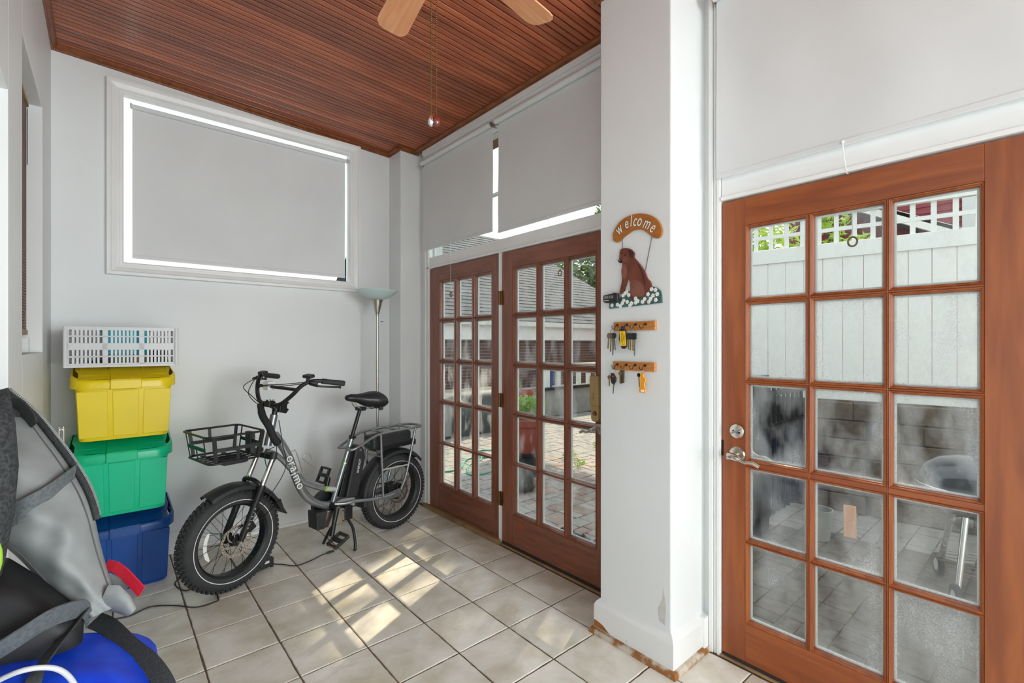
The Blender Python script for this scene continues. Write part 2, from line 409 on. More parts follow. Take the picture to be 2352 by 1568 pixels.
# ---- header boards above the doors, casings
def tr(n, mb, m='trim_paint', label=None, bevel=0.002):
    o = mb.build('trim_%d' % n, m, bevel=bevel); return struct(o, label, 'trim')
tr(1, MB().bb((2.148, 1.50, 2.10), (2.30, 3.66, 2.182)).bb((2.138, 1.50, 2.085), (2.30, 3.66, 2.103)), label='white header board above the pair of french doors')
tr(2, MB().bb((2.148, 0.0, 2.10), (2.30, 1.015, 2.195)).bb((2.136, 0.0, 2.085), (2.30, 1.015, 2.103)), label='white header board above the single door')
def casing(y0, y1, z0, z1, mb=None):
    mb = mb or MB(); d = y1 - y0
    mb.bb((2.146, y0, z0), (2.18, y1, z1)).bb((2.138, y0 + d * .06, z0), (2.15, y0 + d * .30, z1)).bb((2.134, y0 + d * .62, z0), (2.15, y0 + d * .96, z1)).bb((2.141, y0 + d * .42, z0), (2.15, y0 + d * .55, z1))
    return mb
tr(3, casing(1.017, 1.072, 0.0, 3.12), 'trim_paint', 'white fluted casing beside the single door', 0.0015)
tr(4, casing(3.592, 3.668, 0.0, 3.05), label='white casing in the corner beside the french doors', bevel=0.0015)
tr(5, MB().bb((2.143, 2.603, 0.02), (2.30, 2.632, 2.085)), label='white post between the two french doors')
tr(6, MB().bb((2.135, 1.50, 3.00), (2.2, 3.66, 3.045)).bb((2.120, 1.50, 3.045), (2.2, 3.66, 3.065)).bb((2.128, 1.50, 3.065), (2.2, 3.66, 3.085)).bb((2.112, 1.50, 3.085), (2.2, 3.66, 3.125)), label='white crown moulding above the french doors', bevel=0.003)
tr(7, MB().bb((2.135, 0.0, 3.00), (2.2, 1.02, 3.045)).bb((2.112, 0.0, 3.045), (2.2, 1.02, 3.125)), label='white crown moulding above the single door', bevel=0.003)
# thresholds
tr(8, MB().bb((2.118, 2.605, 0.0), (2.20, 3.66, 0.036)), 'sill_wood', 'tan wooden sill under the fixed french door', 0.004)
tr(9, MB().bb((2.135, 1.50, 0.0), (2.24, 2.605, 0.014)).bb((2.150, 1.50, 0.014), (2.158, 2.605, 0.024)), 'sill_wood', 'worn wooden threshold under the opening french door', 0.003)
tr(10, MB().bb((2.135, 0.0, 0.0), (2.24, 1.02, 0.010)), 'sill_wood', 'worn wooden threshold under the single door', 0.003)

# ---- baseboards
bbk = struct(MB().prism([(YB, 0), (YB - 0.020, 0), (YB - 0.020, 0.125), (YB - 0.012, 0.14), (YB, 0.145)], XL, 1.965, 'x').build('baseboard_back', 'trim_paint'), 'white baseboard along the end wall', 'baseboard')
MB().prism([(YB - 0.019, 0), (YB - 0.036, 0), (YB - 0.034, 0.012), (YB - 0.026, 0.020), (YB - 0.019, 0.022)], XL, 1.965, 'x').build('shoe_moulding', 'trim_paint', bbk, 40)
def base_col():
    x0, x1, y0, y1 = 1.87, 2.165, 1.105, 1.495
    def ring(e, z, ym=0): return [(x0 - e, y0 - e, z), (x1, y0 - e, z), (x1, y1 + e, z), (x0 - e, y1 + e, z)]
    o = MB().loft([ring(0.022, 0), ring(0.022, 0.135), ring(0.014, 0.152), ring(0.0, 0.166)]).build('baseboard_column', 'chipped_paint'); struct(o, 'chipped white baseboard around the column foot', 'baseboard')
    MB().loft([ring(0.042, 0), ring(0.042, 0.010), ring(0.034, 0.022), ring(0.02, 0.026)]).build('shoe_moulding', 'shoe_wood', o, 30)
    mat('bare_wood', rgb(168, 108, 40), 0.5, col2=rgb(150, 92, 36), nscale=20)
    MB().prism([(1.515, 0.028), (1.515, 0.062), (1.49, 0.060), (1.46, 0.052), (1.42, 0.028)], 1.8472, 1.8479, 'x').build('bare_wood_patch', 'bare_wood', o)
base_col()
struct(MB().bb((2.10, 1.072, 0), (2.17, 1.105, 0.16)).build('baseboard_right', 'trim_paint', bevel=0.003), 'short white baseboard between column and single door', 'baseboard')
struct(MB().bb((1.953, 3.758, 0), (2.17, 3.78, 0.14)).build('baseboard_corner', 'trim_paint', bevel=0.003), 'white baseboard at the foot of the pilaster', 'baseboard')

# ---- ceiling: backing, single beaded boards, edge trim
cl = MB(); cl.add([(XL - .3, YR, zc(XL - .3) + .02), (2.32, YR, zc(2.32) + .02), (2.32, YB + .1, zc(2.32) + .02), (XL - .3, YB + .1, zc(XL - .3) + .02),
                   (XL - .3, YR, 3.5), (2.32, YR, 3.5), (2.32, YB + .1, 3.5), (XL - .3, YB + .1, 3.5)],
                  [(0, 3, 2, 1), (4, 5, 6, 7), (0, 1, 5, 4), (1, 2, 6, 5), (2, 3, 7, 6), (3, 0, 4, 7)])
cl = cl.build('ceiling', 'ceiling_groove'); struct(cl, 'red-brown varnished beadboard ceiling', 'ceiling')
BW = 0.0825
def board_mesh(seed):
    rnd = random.Random(seed); h = BW / 2 - 0.0036; g = 0.0036
    prof = [(-h, 0.016), (-h, 0.004), (-h + 0.003, 0.0), (-g - 0.0028, 0.0), (-g, 0.009), (-0.0008, 0.010), (0.0, 0.0105), (0.0008, 0.010), (g, 0.009), (g + 0.0028, 0.0), (h - 0.003, 0.0), (h, 0.004), (h, 0.016)]
    mb = MB(); rings = []
    for x in (XL - 0.02, 2.20): rings.append([(x, p[0], p[1] + zc(x)) for p in prof])
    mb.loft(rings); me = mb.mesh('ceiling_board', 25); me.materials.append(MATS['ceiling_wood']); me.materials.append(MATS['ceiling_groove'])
    for pg in me.polygons:          # shade inside the bead groove is painted on as near-black faces
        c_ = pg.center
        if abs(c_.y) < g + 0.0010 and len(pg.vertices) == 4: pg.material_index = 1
    return me
bms = [board_mesh(i) for i in range(2)]
j = 0; y = YB - 0.02
while y > -0.6:
    o = link('ceiling_board', bms[j % 2], cl, loc=(0, y - BW / 2, random.uniform(0, .0012))); y -= BW; j += 1
def ctrim(n, p0, p1, inward, label):
    """quarter-round stained trim under the ceiling from p0 to p1, bulging along inward"""
    a = Vector((p0[0], p0[1], zc(p0[0]))); b = Vector((p1[0], p1[1], zc(p1[0]))); iv = Vector((inward[0], inward[1], 0))
    prof = [(0, 0.004), (0.030, 0.004), (0.029, -0.010), (0.020, -0.020), (0.012, -0.024), (0.011, -0.031), (0, -0.033)]
    rings = [[tuple(q + iv * d + Vector((0, 0, h))) for d, h in prof] for q in (a, b)]
    o = MB().loft(rings).build('trim_%d' % n, 'ceiling_trim_wood', smooth=30); struct(o, label, 'trim')
ctrim(11, (XL, YB), (1.965, YB), (0, -1), 'stained ceiling trim above the end wall')
ctrim(12, (XL, YR), (XL, YB), (1, 0), 'stained ceiling trim above the side wall')
ctrim(13, (1.965, YB), (1.965, 3.77 - .03), (-1, 0), 'stained ceiling trim on the pilaster side')
ctrim(14, (1.965 - .03, 3.77), (2.14, 3.77), (0, -1), 'stained ceiling trim on the pilaster front')
ctrim(15, (2.115, 1.495), (2.115, 3.77), (-1, 0), 'stained ceiling trim above the french doors')
ctrim(16, (1.87, 1.105 - .03), (1.87, 1.495 + .03), (-1, 0), 'stained ceiling trim around the column front')
ctrim(17, (1.87 - .03, 1.105), (2.115, 1.105), (0, -1), 'stained ceiling trim around the column side')
ctrim(18, (1.87 - .03, 1.495), (2.115, 1.495), (0, 1), 'stained ceiling trim around the column back')
ctrim(19, (2.115, YR), (2.115, 1.105), (-1, 0), 'stained ceiling trim above the single door')

# ---- back window with casing
def frame_ring(mb, axis_y, x0, x1, z0, z1, prof):
    """mitred frame around an opening in the back wall: prof = list of (outset from the opening, proud of the wall)"""
    def R(o, d): return [(x0 - o, axis_y - d, z0 - o), (x1 + o, axis_y - d, z0 - o), (x1 + o, axis_y - d, z1 + o), (x0 - o, axis_y - d, z1 + o)]
    mb.loft([R(o, d) for o, d in prof], cap=False); return mb
w1 = MB()
frame_ring(w1, YB, 0.095, 1.595, 1.964, 3.052, [(0.0, -0.03), (0.0, 0.012), (0.008, 0.018), (0.020, 0.018), (0.022, 0.024), (0.034, 0.024), (0.060, 0.032), (0.066, 0.040), (0.084, 0.040), (0.086, 0.030), (0.088, 0.0)])
w1 = w1.build('window_1', 'trim_paint'); struct(w1, 'white framed window in the end wall', 'window')
sash = MB()
for a, b in (((0.045, 4.12, 1.925), (0.062, 4.145, 3.135)), ((1.628, 4.12, 1.925), (1.645, 4.145, 3.135)), ((0.062, 4.12, 1.925), (1.628, 4.145, 1.940)), ((0.062, 4.12, 3.122), (1.628, 4.145, 3.135))): sash.bb(a, b)
sash.build('sash', 'trim_paint', w1, bevel=0.003)
for xa, xb in ((0.062, 1.628),): MB().bb((xa, 4.130, 1.940), (xb, 4.134, 3.122)).build('pane', 'glass_plain', w1)
# ---- transom lights over the doors
def transom(n, y0, y1, z0, z1, label, bar):
    f = MB().bb((2.22, y0, z0), (2.26, y0 + .03, z1)).bb((2.22, y1 - .03, z0), (2.26, y1, z1)).bb((2.22, y0, z0), (2.26, y1, z0 + .012)).bb((2.22, y0, z1 - .03), (2.26, y1, z1))
    if bar: f.bb((2.22, y0 + .03, bar - .008), (2.26, y1 - .03, bar + .008))
    o = f.build('window_%d' % n, 'trim_paint', bevel=0.002); struct(o, label, 'window')
    zs = [z0 + .012, z1 - .03] if not bar else [z0 + .012, bar - .008, bar + .008, z1 - .03]
    for k in range(0, len(zs), 2): MB().bb((2.238, y0 + .03, zs[k]), (2.242, y1 - .03, zs[k + 1])).build('pane', 'glass_plain', o)
transom(2, 1.60, 3.655, 2.182, 3.035, 'transom light above the pair of french doors', 2.56)
transom(3, 0.0, 1.015, 2.195, 3.035, 'transom light above the single door', None)
struct(MB().bb((2.32, -0.4, 3.06), (2.47, 4.3, 3.16)).build('trim_20', 'ceiling_trim_wood'), 'brown eave board outside above the transoms', 'trim')
# ---- recess window and doorway in the left wall
mat('bamboo', rgb(96, 66, 48), 0.6, col2=rgb(140, 104, 80), nscale=40, stretch=(1, 1, 6))
w4 = MB().bb((-0.52, 2.665, 1.388), (-0.50, 3.47, 2.665)).build('window_4', 'trim_paint'); struct(w4, 'recessed opening in the side wall with ledge', 'window')
MB().bb((-0.36, 3.36, 1.388), (-0.288, 3.425, 1.462)).build('ledge_block', 'trim_paint', w4, bevel=0.003)
sh = thing('woven_shade', 'brown woven roman shade hanging in the side wall recess', 'shade', (-0.3065, 3.08, 1.49))
mb = MB()
for k in range(78): mb.bb((-0.006, -0.375, 0.012 + k * 0.0148), (0.004, 0.372, 0.012 + k * 0.0148 + 0.012))
mb.build('slat_panel', 'bamboo', sh)['kind'] = 'stuff'
MB().bb((-0.009, -0.377, -0.012), (0.009, 0.374, 0.012)).build('bottom_rail', 'sill_wood', sh)
mb = MB()
for k in range(44): mb.tube([(0.008, 0.362 + .004 * cos(2 * pi * t / 6), 0.86 + k * .0065 + .004 * sin(2 * pi * t / 6)) for t in range(6)], 0.0012, 4, closed=True)
mat('dark_metal', rgb(50, 44, 40), 0.4, 0.9)
mb.build('pull_chain', 'dark_metal', sh)
MB().bb((-0.012, -0.377, 1.155), (0.012, 0.376, 1.172)).build('head_rail', 'sill_wood', sh)
d4 = MB().bb((-0.47, 1.35, 0.0), (-0.43, 2.31, 2.285)).build('door_4', 'trim_paint'); struct(d4, 'plain white door set back in the side wall', 'door')

# ---- glazed doors
def glazed_door(n, y0, y1, z0, z1, cols, rows, wood, gfun, label, bead):
    xf, th = 2.150, 0.045
    root = MB(); pa, pb = cols[0][0], cols[-1][1]; ra, rb = rows[-1][0], rows[0][1]   # rows: top to bottom (z0,z1)
    # left/right are named by hinge side; stiles run full height
    root.bb((xf, y0, z0), (xf + th, pa - bead, z1))
    root = root.build('door_%d' % n, wood, bevel=0.0015); struct(root, label, 'door')
    MB().bb((xf, pb + bead, z0), (xf + th, y1, z1)).build('stile', wood, root, bevel=0.0015)
    MB().bb((xf, pa - bead, rb + bead), (xf + th, pb + bead, z1)).build('top_rail', wood + '_rail', root, bevel=0.0012)
    MB().bb((xf, pa - bead, z0), (xf + th, pb + bead, ra - bead)).build('bottom_rail', wood + '_rail', root, bevel=0.0012)
    for k in range(len(cols) - 1):
        MB().bb((xf + .002, cols[k][1] + bead, ra - bead), (xf + th, cols[k + 1][0] - bead, rb + bead)).build('muntin', wood, root, bevel=0.001)
    for r in range(len(rows) - 1):
        for c in cols:
            MB().bb((xf + .002, c[0] - bead, rows[r + 1][1] + bead), (xf + th, c[1] + bead, rows[r][0] - bead)).build('muntin', wood + '_rail', root, bevel=0.001)
    for r, (za, zb) in enumerate(rows):
        for q, (ya, yb) in enumerate(cols):
            def R(o, d): return [(xf + d, ya - o, za - o), (xf + d, yb + o, za - o), (xf + d, yb + o, zb + o), (xf + d, ya - o, zb + o)]
            MB().loft([R(bead, .004), R(bead * .86, -.001), R(bead * .55, .001), R(bead * .42, .006), R(bead * .18, .008), R(0, .016), R(0, .026)], cap=False).build('glazing_bead', wood, root)
            MB().loft([R(bead * .6, .028), R(-.007, .028), R(-.002, .044), R(bead, .046)], cap=False).build('outer_bead', 'trim_paint', root)
            MB().bb((xf + .0225, ya - bead * .5, za - bead * .5), (xf + .0260, yb + bead * .5, zb + bead * .5)).build('pane', gfun(r, q), root)
    return root
rowsF = [(1.650, 1.948), (1.306, 1.611), (0.960, 1.266), (0.604, 0.925), (0.256, 0.585)]
rowsR = [(1.636, 1.944), (1.282, 1.604), (0.922, 1.250), (0.568, 0.876), (0.206, 0.540)]
d1 = glazed_door(1, 2.635, 3.588, 0.040, 2.078, [(2.735, 2.930), (2.980, 3.175), (3.225, 3.420)], rowsF, 'french_wood', lambda r, q: 'glass_french', 'fixed brown french door with fifteen panes beside the bicycle', 0.018)
d2 = glazed_door(2, 1.640, 2.600, 0.030, 2.078, [(1.763, 1.968), (2.011, 2.216), (2.259, 2.470)], rowsF, 'french_wood', lambda r, q: 'glass_french', 'opening brown french door with fifteen panes next to the column', 0.017)
d3 = glazed_door(3, 0.055, 1.012, 0.022, 2.078, [(0.171, 0.393), (0.423, 0.645), (0.676, 0.898)], rowsR, 'door_wood',
                 lambda r, q: 'glass_clear' if r == 0 else ('glass_hazy' if r in (1, 2) else 'glass_foggy'), 'orange-brown glazed door with fifteen panes and satin lever', 0.0125)
MB().bb((2.146, 1.645, 0.006), (2.20, 2.598, 0.030)).build('door_sweep', 'rubber', d2)
MB().bb((2.146, 0.058, 0.004), (2.20, 1.010, 0.022)).build('door_sweep', 'rubber', d3)
# hinges on the post
for z in (0.33, 1.03, 1.76):
    h = MB().bb((2.139, 2.588, z - .05), (2.146, 2.617, z + .05)).build('hinge', 'brass_old', d2, bevel=0.001)
    mb = MB()
    for k in range(5): mb.cyl((2.137, 2.6165, z - .05 + k * .02 + .001), (2.137, 2.6165, z - .05 + (k + 1) * .02 - .001), 0.006, 10)
    mb.build('knuckle', 'brass_old', h, 30)
mat('old_stain', rgb(156, 76, 40), 0.5)
MB().prism([(2.445, .20), (2.40, .205), (2.37, .195), (2.36, .17), (2.39, .165), (2.41, .16), (2.43, .17), (2.45, .175)], 2.1495, 2.1502, 'x').build('worn_patch', 'old_stain', d2)
# levers and deadbolt
def lever(parent, y, z, side, m='nickel', sgn=-1, xface=2.150, name='lever_handle', r=0.0355):
    """rose with a curved lever; sgn -1 points into the room, +1 to the outside; side = direction of the lever along y"""
    Mx = Matrix.Rotation(sgn * pi / 2, 3, 'Y')
    h = MB().lathe([(0, 0.010), (r * .55, 0.010), (r * .9, 0.008), (r, 0.003), (r, 0)], 28, (xface, y, z), Mx).build(name, m, parent, 35)
    MB().tube([(xface + sgn * .004, y, z), (xface + sgn * .030, y, z), (xface + sgn * .048, y, z)], [.013, .012, .0125], 16).build('spindle', m, h, 40)
    pts = [(xface + sgn * .047, y - side * .018, z - .004), (xface + sgn * .050, y, z - .003), (xface + sgn * .053, y + side * .025, z - .008), (xface + sgn * .053, y + side * .055, z - .018), (xface + sgn * .050, y + side * .080, z - .016), (xface + sgn * .046, y + side * .100, z - .024), (xface + sgn * .044, y + side * .112, z - .031)]
    P = catmull(pts, 4); rr = [0.0085] * len(P); n = len(P)
    rr = [.012 * (1 - i / n) + .0055 if i < n * .35 else .0078 + .0012 * sin(i) * 0 for i in range(n)]; rr[-1] = .004
    MB().tube(P, rr, 12).build('lever_arm', m, h, 40)
    if sgn < 0: MB().cyl((xface - .060, y - side * .004, z - .003), (xface - .0665, y - side * .004, z - .003), 0.0065, 14).build('turn_button', 'chrome', h, 40)
    return h
lever(d3, 0.945, 0.936, -1); lever(d3, 0.945, 0.936, -1, sgn=1, xface=2.195, name='outer_lever')
Mx = Matrix.Rotation(-pi / 2, 3, 'Y')
db = MB().lathe([(0, 0.012), (0.024, 0.012), (0.031, 0.008), (0.0325, 0.002), (0.0325, 0)], 28, (2.150, 0.944, 1.040), Mx).build('deadbolt', 'nickel', d3, 35)
MB().bar((2.132, 0.966, 1.030), (2.132, 0.918, 1.056), 0.010, 0.007, (1, 0, 0)).build('thumb_turn', 'steel', db, bevel=0.002)
for yy, zz in ((0.957, 1.0415), (0.931, 1.0355)): MB().cyl((2.139, yy, zz), (2.136, yy, zz), 0.0042, 12).build('screw', 'dark_metal', db, 40)
lever(d2, 1.722, 0.944, 1, 'steel', r=0.033)
MB().bb((2.149, 1.006, 0.92), (2.152, 1.0165, 0.99)).build('strike_plate', 'dark_metal', d3)
# beige clip-on alarm over the french door latch
al = thing('door_alarm', 'beige plastic door alarm box above the french door lever', 'alarm', (2.150, 1.742, 1.0))
mat('beige_plastic', rgb(176, 148, 98), 0.45, col2=rgb(166, 138, 90), nscale=10)
MB().prism([(-.034, .075), (.034, .075), (.034, .248), (-.034, .248)], -.030, 0, 'x').build('housing', 'beige_plastic', al, bevel=0.008)
MB().prism([(-.028, .0), (-.020, -.012), (0, -.018), (.020, -.012), (.028, .0), (.028, .078), (-.028, .078)], -.022, 0, 'x').build('lock_body', 'beige_plastic', al, bevel=0.004)
MB().lathe([(0, .006), (.012, .006), (.0135, 0)], 18, (-.022, -.002, .033), Matrix.Rotation(-pi / 2, 3, 'Y')).build('key_dial', 'brass_old', al, 35)
MB().bar((-.029, -.006, .022), (-.029, .002, .046), .004, .004, (1, 0, 0)).build('dial_grip', 'steel', al)
MB().prism([(.004 + .007 * cos(t * pi / 8), .132 + (.014 if sin(t * pi / 8) >= 0 else -.014) + .007 * sin(t * pi / 8)) for t in range(16)], -.0308, -.0300, 'x').build('oval_mark', 'sill_wood', al)
for yy, zz in ((-.02, 0.16), (.018, 0.20)): pass

# ---- roller blinds
def blind_x(name, y0, y1, ztop, zbot, label, x=2.100, cord=None, ring_z=None, outside=False):
    t = thing(name, label, 'blind', (x, (y0 + y1) / 2, zbot)); w = (y1 - y0) / 2; H = ztop - zbot
    MB().tube([(0, -w, H), (0, w, H)], 0.021, 20).build('roller', 'blind_fabric', t, 40)
    mb = MB(); rows_ = []
    n = 18; m = 9
    for side in (0, 1):
        for i in range(n + 1):
            for k in range(m + 1):
                yy = -w + 2 * w * i / n; zz = H * (1 - k / m)
                xx = 0.0205 + 0.0035 * sin(i * 1.1 + k * .5) * sin(pi * k / m) + 0.002 * sin(i * .7) * (k / m)
                mb.v.append((xx + side * .0012, yy * .992, zz))
    q = (n + 1) * (m + 1)
    for side in (0, 1):
        for i in range(n):
            for k in range(m):
                a = side * q + i * (m + 1) + k; b_ = a + m + 1
                mb.f.append((a, a + 1, b_ + 1, b_) if side else (a, b_, b_ + 1, a + 1))
    mb.build('fabric', 'blind_fabric', t, 60)
    MB().bb((0.0165, -w * .992, -0.004), (0.0265, w * .992, 0.020)).build('hem_bar', 'blind_fabric', t, bevel=0.003)
    for s in (-1, 1):
        br = MB().lathe([(0, .004), (.016, .004), (.018, 0)], 16, (0, s * (w + .003), H), Matrix.Rotation(s * -pi / 2, 3, 'X')).build('bracket', 'steel', t, 40)
        MB().bb((-.004, s * (w + .004) - .002, H - .020), (.05, s * (w + .004) + .002, H + .004)).build('bracket_arm', 'steel', br)
    if cord is not None:
        yy = cord - (y0 + y1) / 2
        MB().sphere((0.010, yy, 0.008), 0.006, 10, 6).build('cord_stop', 'white_plastic', t, 60)
        if not outside:
            MB().tube([(0.008, yy, 0.004), (0.010, yy, ring_z - zbot + .022)], 0.0016, 6).build('pull_cord', 'white_plastic', t)
            rg = (0.012, yy, ring_z - zbot)
        else:   # the cord is shut in the top of the door and the ring hangs outside
            zt = 2.0815 - zbot
            MB().tube([(0.008, yy, 0.004), (0.034, yy - .004, zt + .016), (0.040, yy - .005, zt), (0.107, yy - .007, zt), (0.110, yy - .007, zt - .01), (0.112, yy - .007, ring_z - zbot + .022)], 0.0016, 6).build('pull_cord', 'white_plastic', t)
            rg = (0.112, yy - .007, ring_z - zbot)
        MB().tube([(rg[0], rg[1] + .015 * cos(k * pi / 12), rg[2] + .018 * sin(k * pi / 12)) for k in range(24)], 0.0035, 8, closed=True).build('pull_ring', 'brass_old', t, 60)
    return t
blind_x('roller_blind', 2.668, 3.645, 3.008, 2.246, 'narrow white roller blind in the corner above the fixed french door', cord=3.20, ring_z=1.83)
blind_x('roller_blind', 1.520, 2.612, 3.008, 2.224, 'white roller blind above the opening french door beside the column', cord=2.10, ring_z=1.885, outside=True)
blind_x('roller_blind', -0.02, 1.030, 3.008, 2.186, 'wide white roller blind above the single orange-brown door', cord=0.535, ring_z=1.83, outside=True)
tb = thing('roller_blind', 'white roller blind glowing at its edges in the end wall window', 'blind', (0.858, 4.03, 2.008))
MB().tube([(-0.725, 0, 1.002), (0.725, 0, 1.002)], 0.016, 18).build('roller', 'blind_fabric', tb, 40)
mb = MB(); n, m = 18, 8
for side in (0, 1):
    for i in range(n + 1):
        for k in range(m + 1):
            xx = -0.718 + 1.436 * i / n; zz = 1.002 * (1 - k / m)
            mb.v.append((xx, 0.012 + side * .0012 + .004 * sin(i * .6 + k * .4) * sin(pi * k / m), zz))
q = (n + 1) * (m + 1)
for side in (0, 1):
    for i in range(n):
        for k in range(m):
            a = side * q + i * (m + 1) + k; b_ = a + m + 1
            mb.f.append((a, a + 1, b_ + 1, b_) if side else (a, b_, b_ + 1, a + 1))
mb.build('fabric', 'blind_fabric', tb, 60)
MB().bb((-0.718, .006, -0.006), (0.718, .018, 0.018)).build('hem_bar', 'blind_fabric', tb, bevel=0.003)
for s in (-1, 1): MB().bb((s * .727 - .002, -.012, .985), (s * .727 + .006, .012, 1.02)).build('bracket', 'steel', tb, bevel=0.002)

# ================================================================== ELECTRIC BICYCLE  (local: +x forward, +y left side, z up, origin under the rear axle)
mat('frame_grey', rgb(138, 142, 144), 0.26, 0.6, coat=0.4)
mat('rack_grey', rgb(140, 144, 146), 0.26, 0.6, coat=0.3)
mat('black_metal', rgb(34, 35, 37), 0.38, 0.3)
mat('black_plastic', rgb(38, 39, 41), 0.48, col2=rgb(42, 43, 45), nscale=8)
mat('black_rubber', rgb(44, 45, 46), 0.72, col2=rgb(52, 53, 54), nscale=20, bump=0.15, bscale=90)
mat('rim_black', rgb(28, 28, 29), 0.42, 0.2)
mat('white_stripe', rgb(225, 225, 222), 0.5)
mat('spoke_dark', rgb(60, 60, 60), 0.35, 0.8)
mat('saddle_black', rgb(30, 31, 33), 0.42, coat=0.15)
mat('lime', rgb(150, 205, 40), 0.45)
mat('decal_white', rgb(232, 232, 228), 0.4)
mat('decal_silver', rgb(196, 196, 194), 0.35, 0.3)
mat('amber', rgb(200, 110, 30), 0.3)
mat('red_lens', rgb(150, 20, 20), 0.2)
mat('green_screen', rgb(30, 110, 90), 0.3)
mat('foam', rgb(34, 34, 36), 0.85, bump=0.1, bscale=200)
bike = thing('electric_bicycle', 'dark grey step-through electric bicycle with fat tyres parked along the end wall', 'bicycle', (1.712, 3.40, 0.0), 3.345)
RW = 0.292
def wheel(parent, rotor_side, R=RW, hubr=0.03, motor=False):
    """wheel centred on the origin of parent, axle along local y; returns nothing"""
    tw = 0.052
    Ry = Matrix.Rotation(-pi / 2, 3, 'X')     # lathe axis z -> y
    prof = []
    for k in range(15):
        a = -2.05 + 4.1 * k / 14
        prof.append((R - 0.056 + 0.052 * cos(a), tw * sin(a) / sin(2.05) * (0.98 if abs(a) > 1.9 else 1.0) if abs(a) > 1.57 else tw * sin(a)))
    prof = [(R - 0.056 + 0.050 * cos(-2.2 + 4.4 * k / 16), tw * sin(-2.2 + 4.4 * k / 16)) for k in range(17)]
    tire = MB().lathe(prof, 64, (0, 0, 0), Ry).build('tyre', 'black_rubber', parent, 60)
    kn = MB(); nk = 62
    for i in range(nk):
        a = 2 * pi * i / nk
        for row, (off, lift, tilt) in enumerate(((-.033, -.008, -.55), (-.012, 0, -.12), (.012, 0, .12), (.033, -.008, .55))):
            aa = a + (0.5 if row in (0, 2) else 0) * 2 * pi / nk
            er = Vector((cos(aa), 0, sin(aa))); et = Vector((-sin(aa), 0, cos(aa))); ey = Vector((0, 1, 0))
            nn = (er * cos(tilt) + ey * sin(tilt)).normalized(); bb_ = (ey * cos(tilt) - er * sin(tilt)).normalized()
            Mx = Matrix((et, bb_, nn)).transposed()
            kn.box(er * (R - 0.0045 + lift) + ey * off, (0.0135, 0.016, 0.010), Mx)
    kn.build('tread_blocks', 'black_rubber', tire)['kind'] = 'stuff'
    for s in (-1, 1):
        MB().lathe([(R - .064, s * .0500), (R - .0645, s * .0520), (R - .0605, s * .0528), (R - .0605, s * .0500)], 64, (0, 0, 0), Ry).build('reflective_stripe', 'white_stripe', tire, 60)
    rr = R - 0.082
    MB().lathe([(rr, -.040), (rr + .012, -.043), (rr + .012, -.036), (rr - .010, -.028), (rr - .012, 0), (rr - .010, .028), (rr + .012, .036), (rr + .012, .043), (rr, .040), (rr - .004, .038), (rr - .016, .026), (rr - .018, 0), (rr - .016, -.026), (rr - .004, -.038), (rr, -.040)], 64, (0, 0, 0), Ry).build('rim', 'rim_black', parent, 40)
    hw = 0.045
    MB().lathe([(0, -hw - .02), (.010, -hw - .02), (.010, -hw - .004), (hubr * .9, -hw - .004), (hubr, -hw + .004), (hubr if motor else hubr * .55, -hw + .012), (hubr if motor else hubr * .55, hw - .012), (hubr, hw - .004), (hubr * .9, hw + .004), (.010, hw + .004), (.010, hw + .02), (0, hw + .02)], 28, (0, 0, 0), Ry).build('hub', 'black_metal', parent, 35)
    sp = MB(); ns = 36
    nip = MB()
    for i in range(ns):
        a = 2 * pi * i / ns; s = 1 if i % 2 else -1; d = 1 if (i // 2) % 2 else -1
        b_ = a + d * (0.55 if motor else 1.1)
        p0 = Vector((cos(b_) * hubr * .92, s * (hw - .004), sin(b_) * hubr * .92)); p1 = Vector((cos(a) * (rr - .012), s * .012, sin(a) * (rr - .012)))
        sp.tube([p0, p1], 0.00125, 5); u = (p1 - p0).normalized()
        nip.tube([p1 - u * .012, p1], 0.0022, 5)
    sp.build('spokes', 'spoke_dark', parent)['kind'] = 'stuff'
    nip.build('spoke_nipples', 'steel', parent)['kind'] = 'stuff'
    # brake rotor
    yo = rotor_side * (hw + .012)
    ro = MB(); nseg = 60
    for i in range(nseg):
        a0 = 2 * pi * i / nseg; a1 = 2 * pi * (i + 1) / nseg
        w0 = .0022 * sin(a0 * 10); w1 = .0022 * sin(a1 * 10)
        ring = []
        for a, w in ((a0, w0), (a1, w1)):
            ring.append([(cos(a) * (r_), yo + t, sin(a) * (r_)) for r_, t in ((.076 + w, -.0009), (.090 + w, -.0009), (.090 + w, .0009), (.076 + w, .0009))])
        ro.loft(ring, cap=False)
    for i in range(6):
        a = 2 * pi * i / 6
        ro.ribbon([(cos(a + t * .9) * (.026 + .052 * t), yo, sin(a + t * .9) * (.026 + .052 * t)) for t in (0, .25, .5, .75, 1)], [Vector((-sin(a + t * .9 + .8), 0, cos(a + t * .9 + .8))) * .0032 for t in (0, .25, .5, .75, 1)], .0018)
    rot = ro.build('brake_rotor', 'steel', parent)
    holes = MB()
    for i in range(30):
        a = 2 * pi * i / 30
        holes.bar((cos(a) * .080, yo + rotor_side * .0011, sin(a) * .080), (cos(a + .09) * .086, yo + rotor_side * .0011, sin(a + .09) * .086), .0026, .0006, (0, 1, 0))
    holes.build('rotor_slots', 'rim_black', rot)
    MB().lathe([(0, 0), (.028, 0), (.028, .003), (0, .003)], 18, (0, yo - .0015, 0), Ry).build('rotor_carrier', 'black_metal', rot)
def empty_part(name, parent, loc, rz=0, ry=0):
    o = bpy.data.objects.new(name, None); COL.objects.link(o); o.parent = parent; o.location = loc; o.rotation_euler = (0, ry, rz); o.empty_display_size = .05; return o
def shift(mb, v):
    mb.v = [(a + v[0], b + v[1], c + v[2]) for a, b, c in mb.v]; return mb
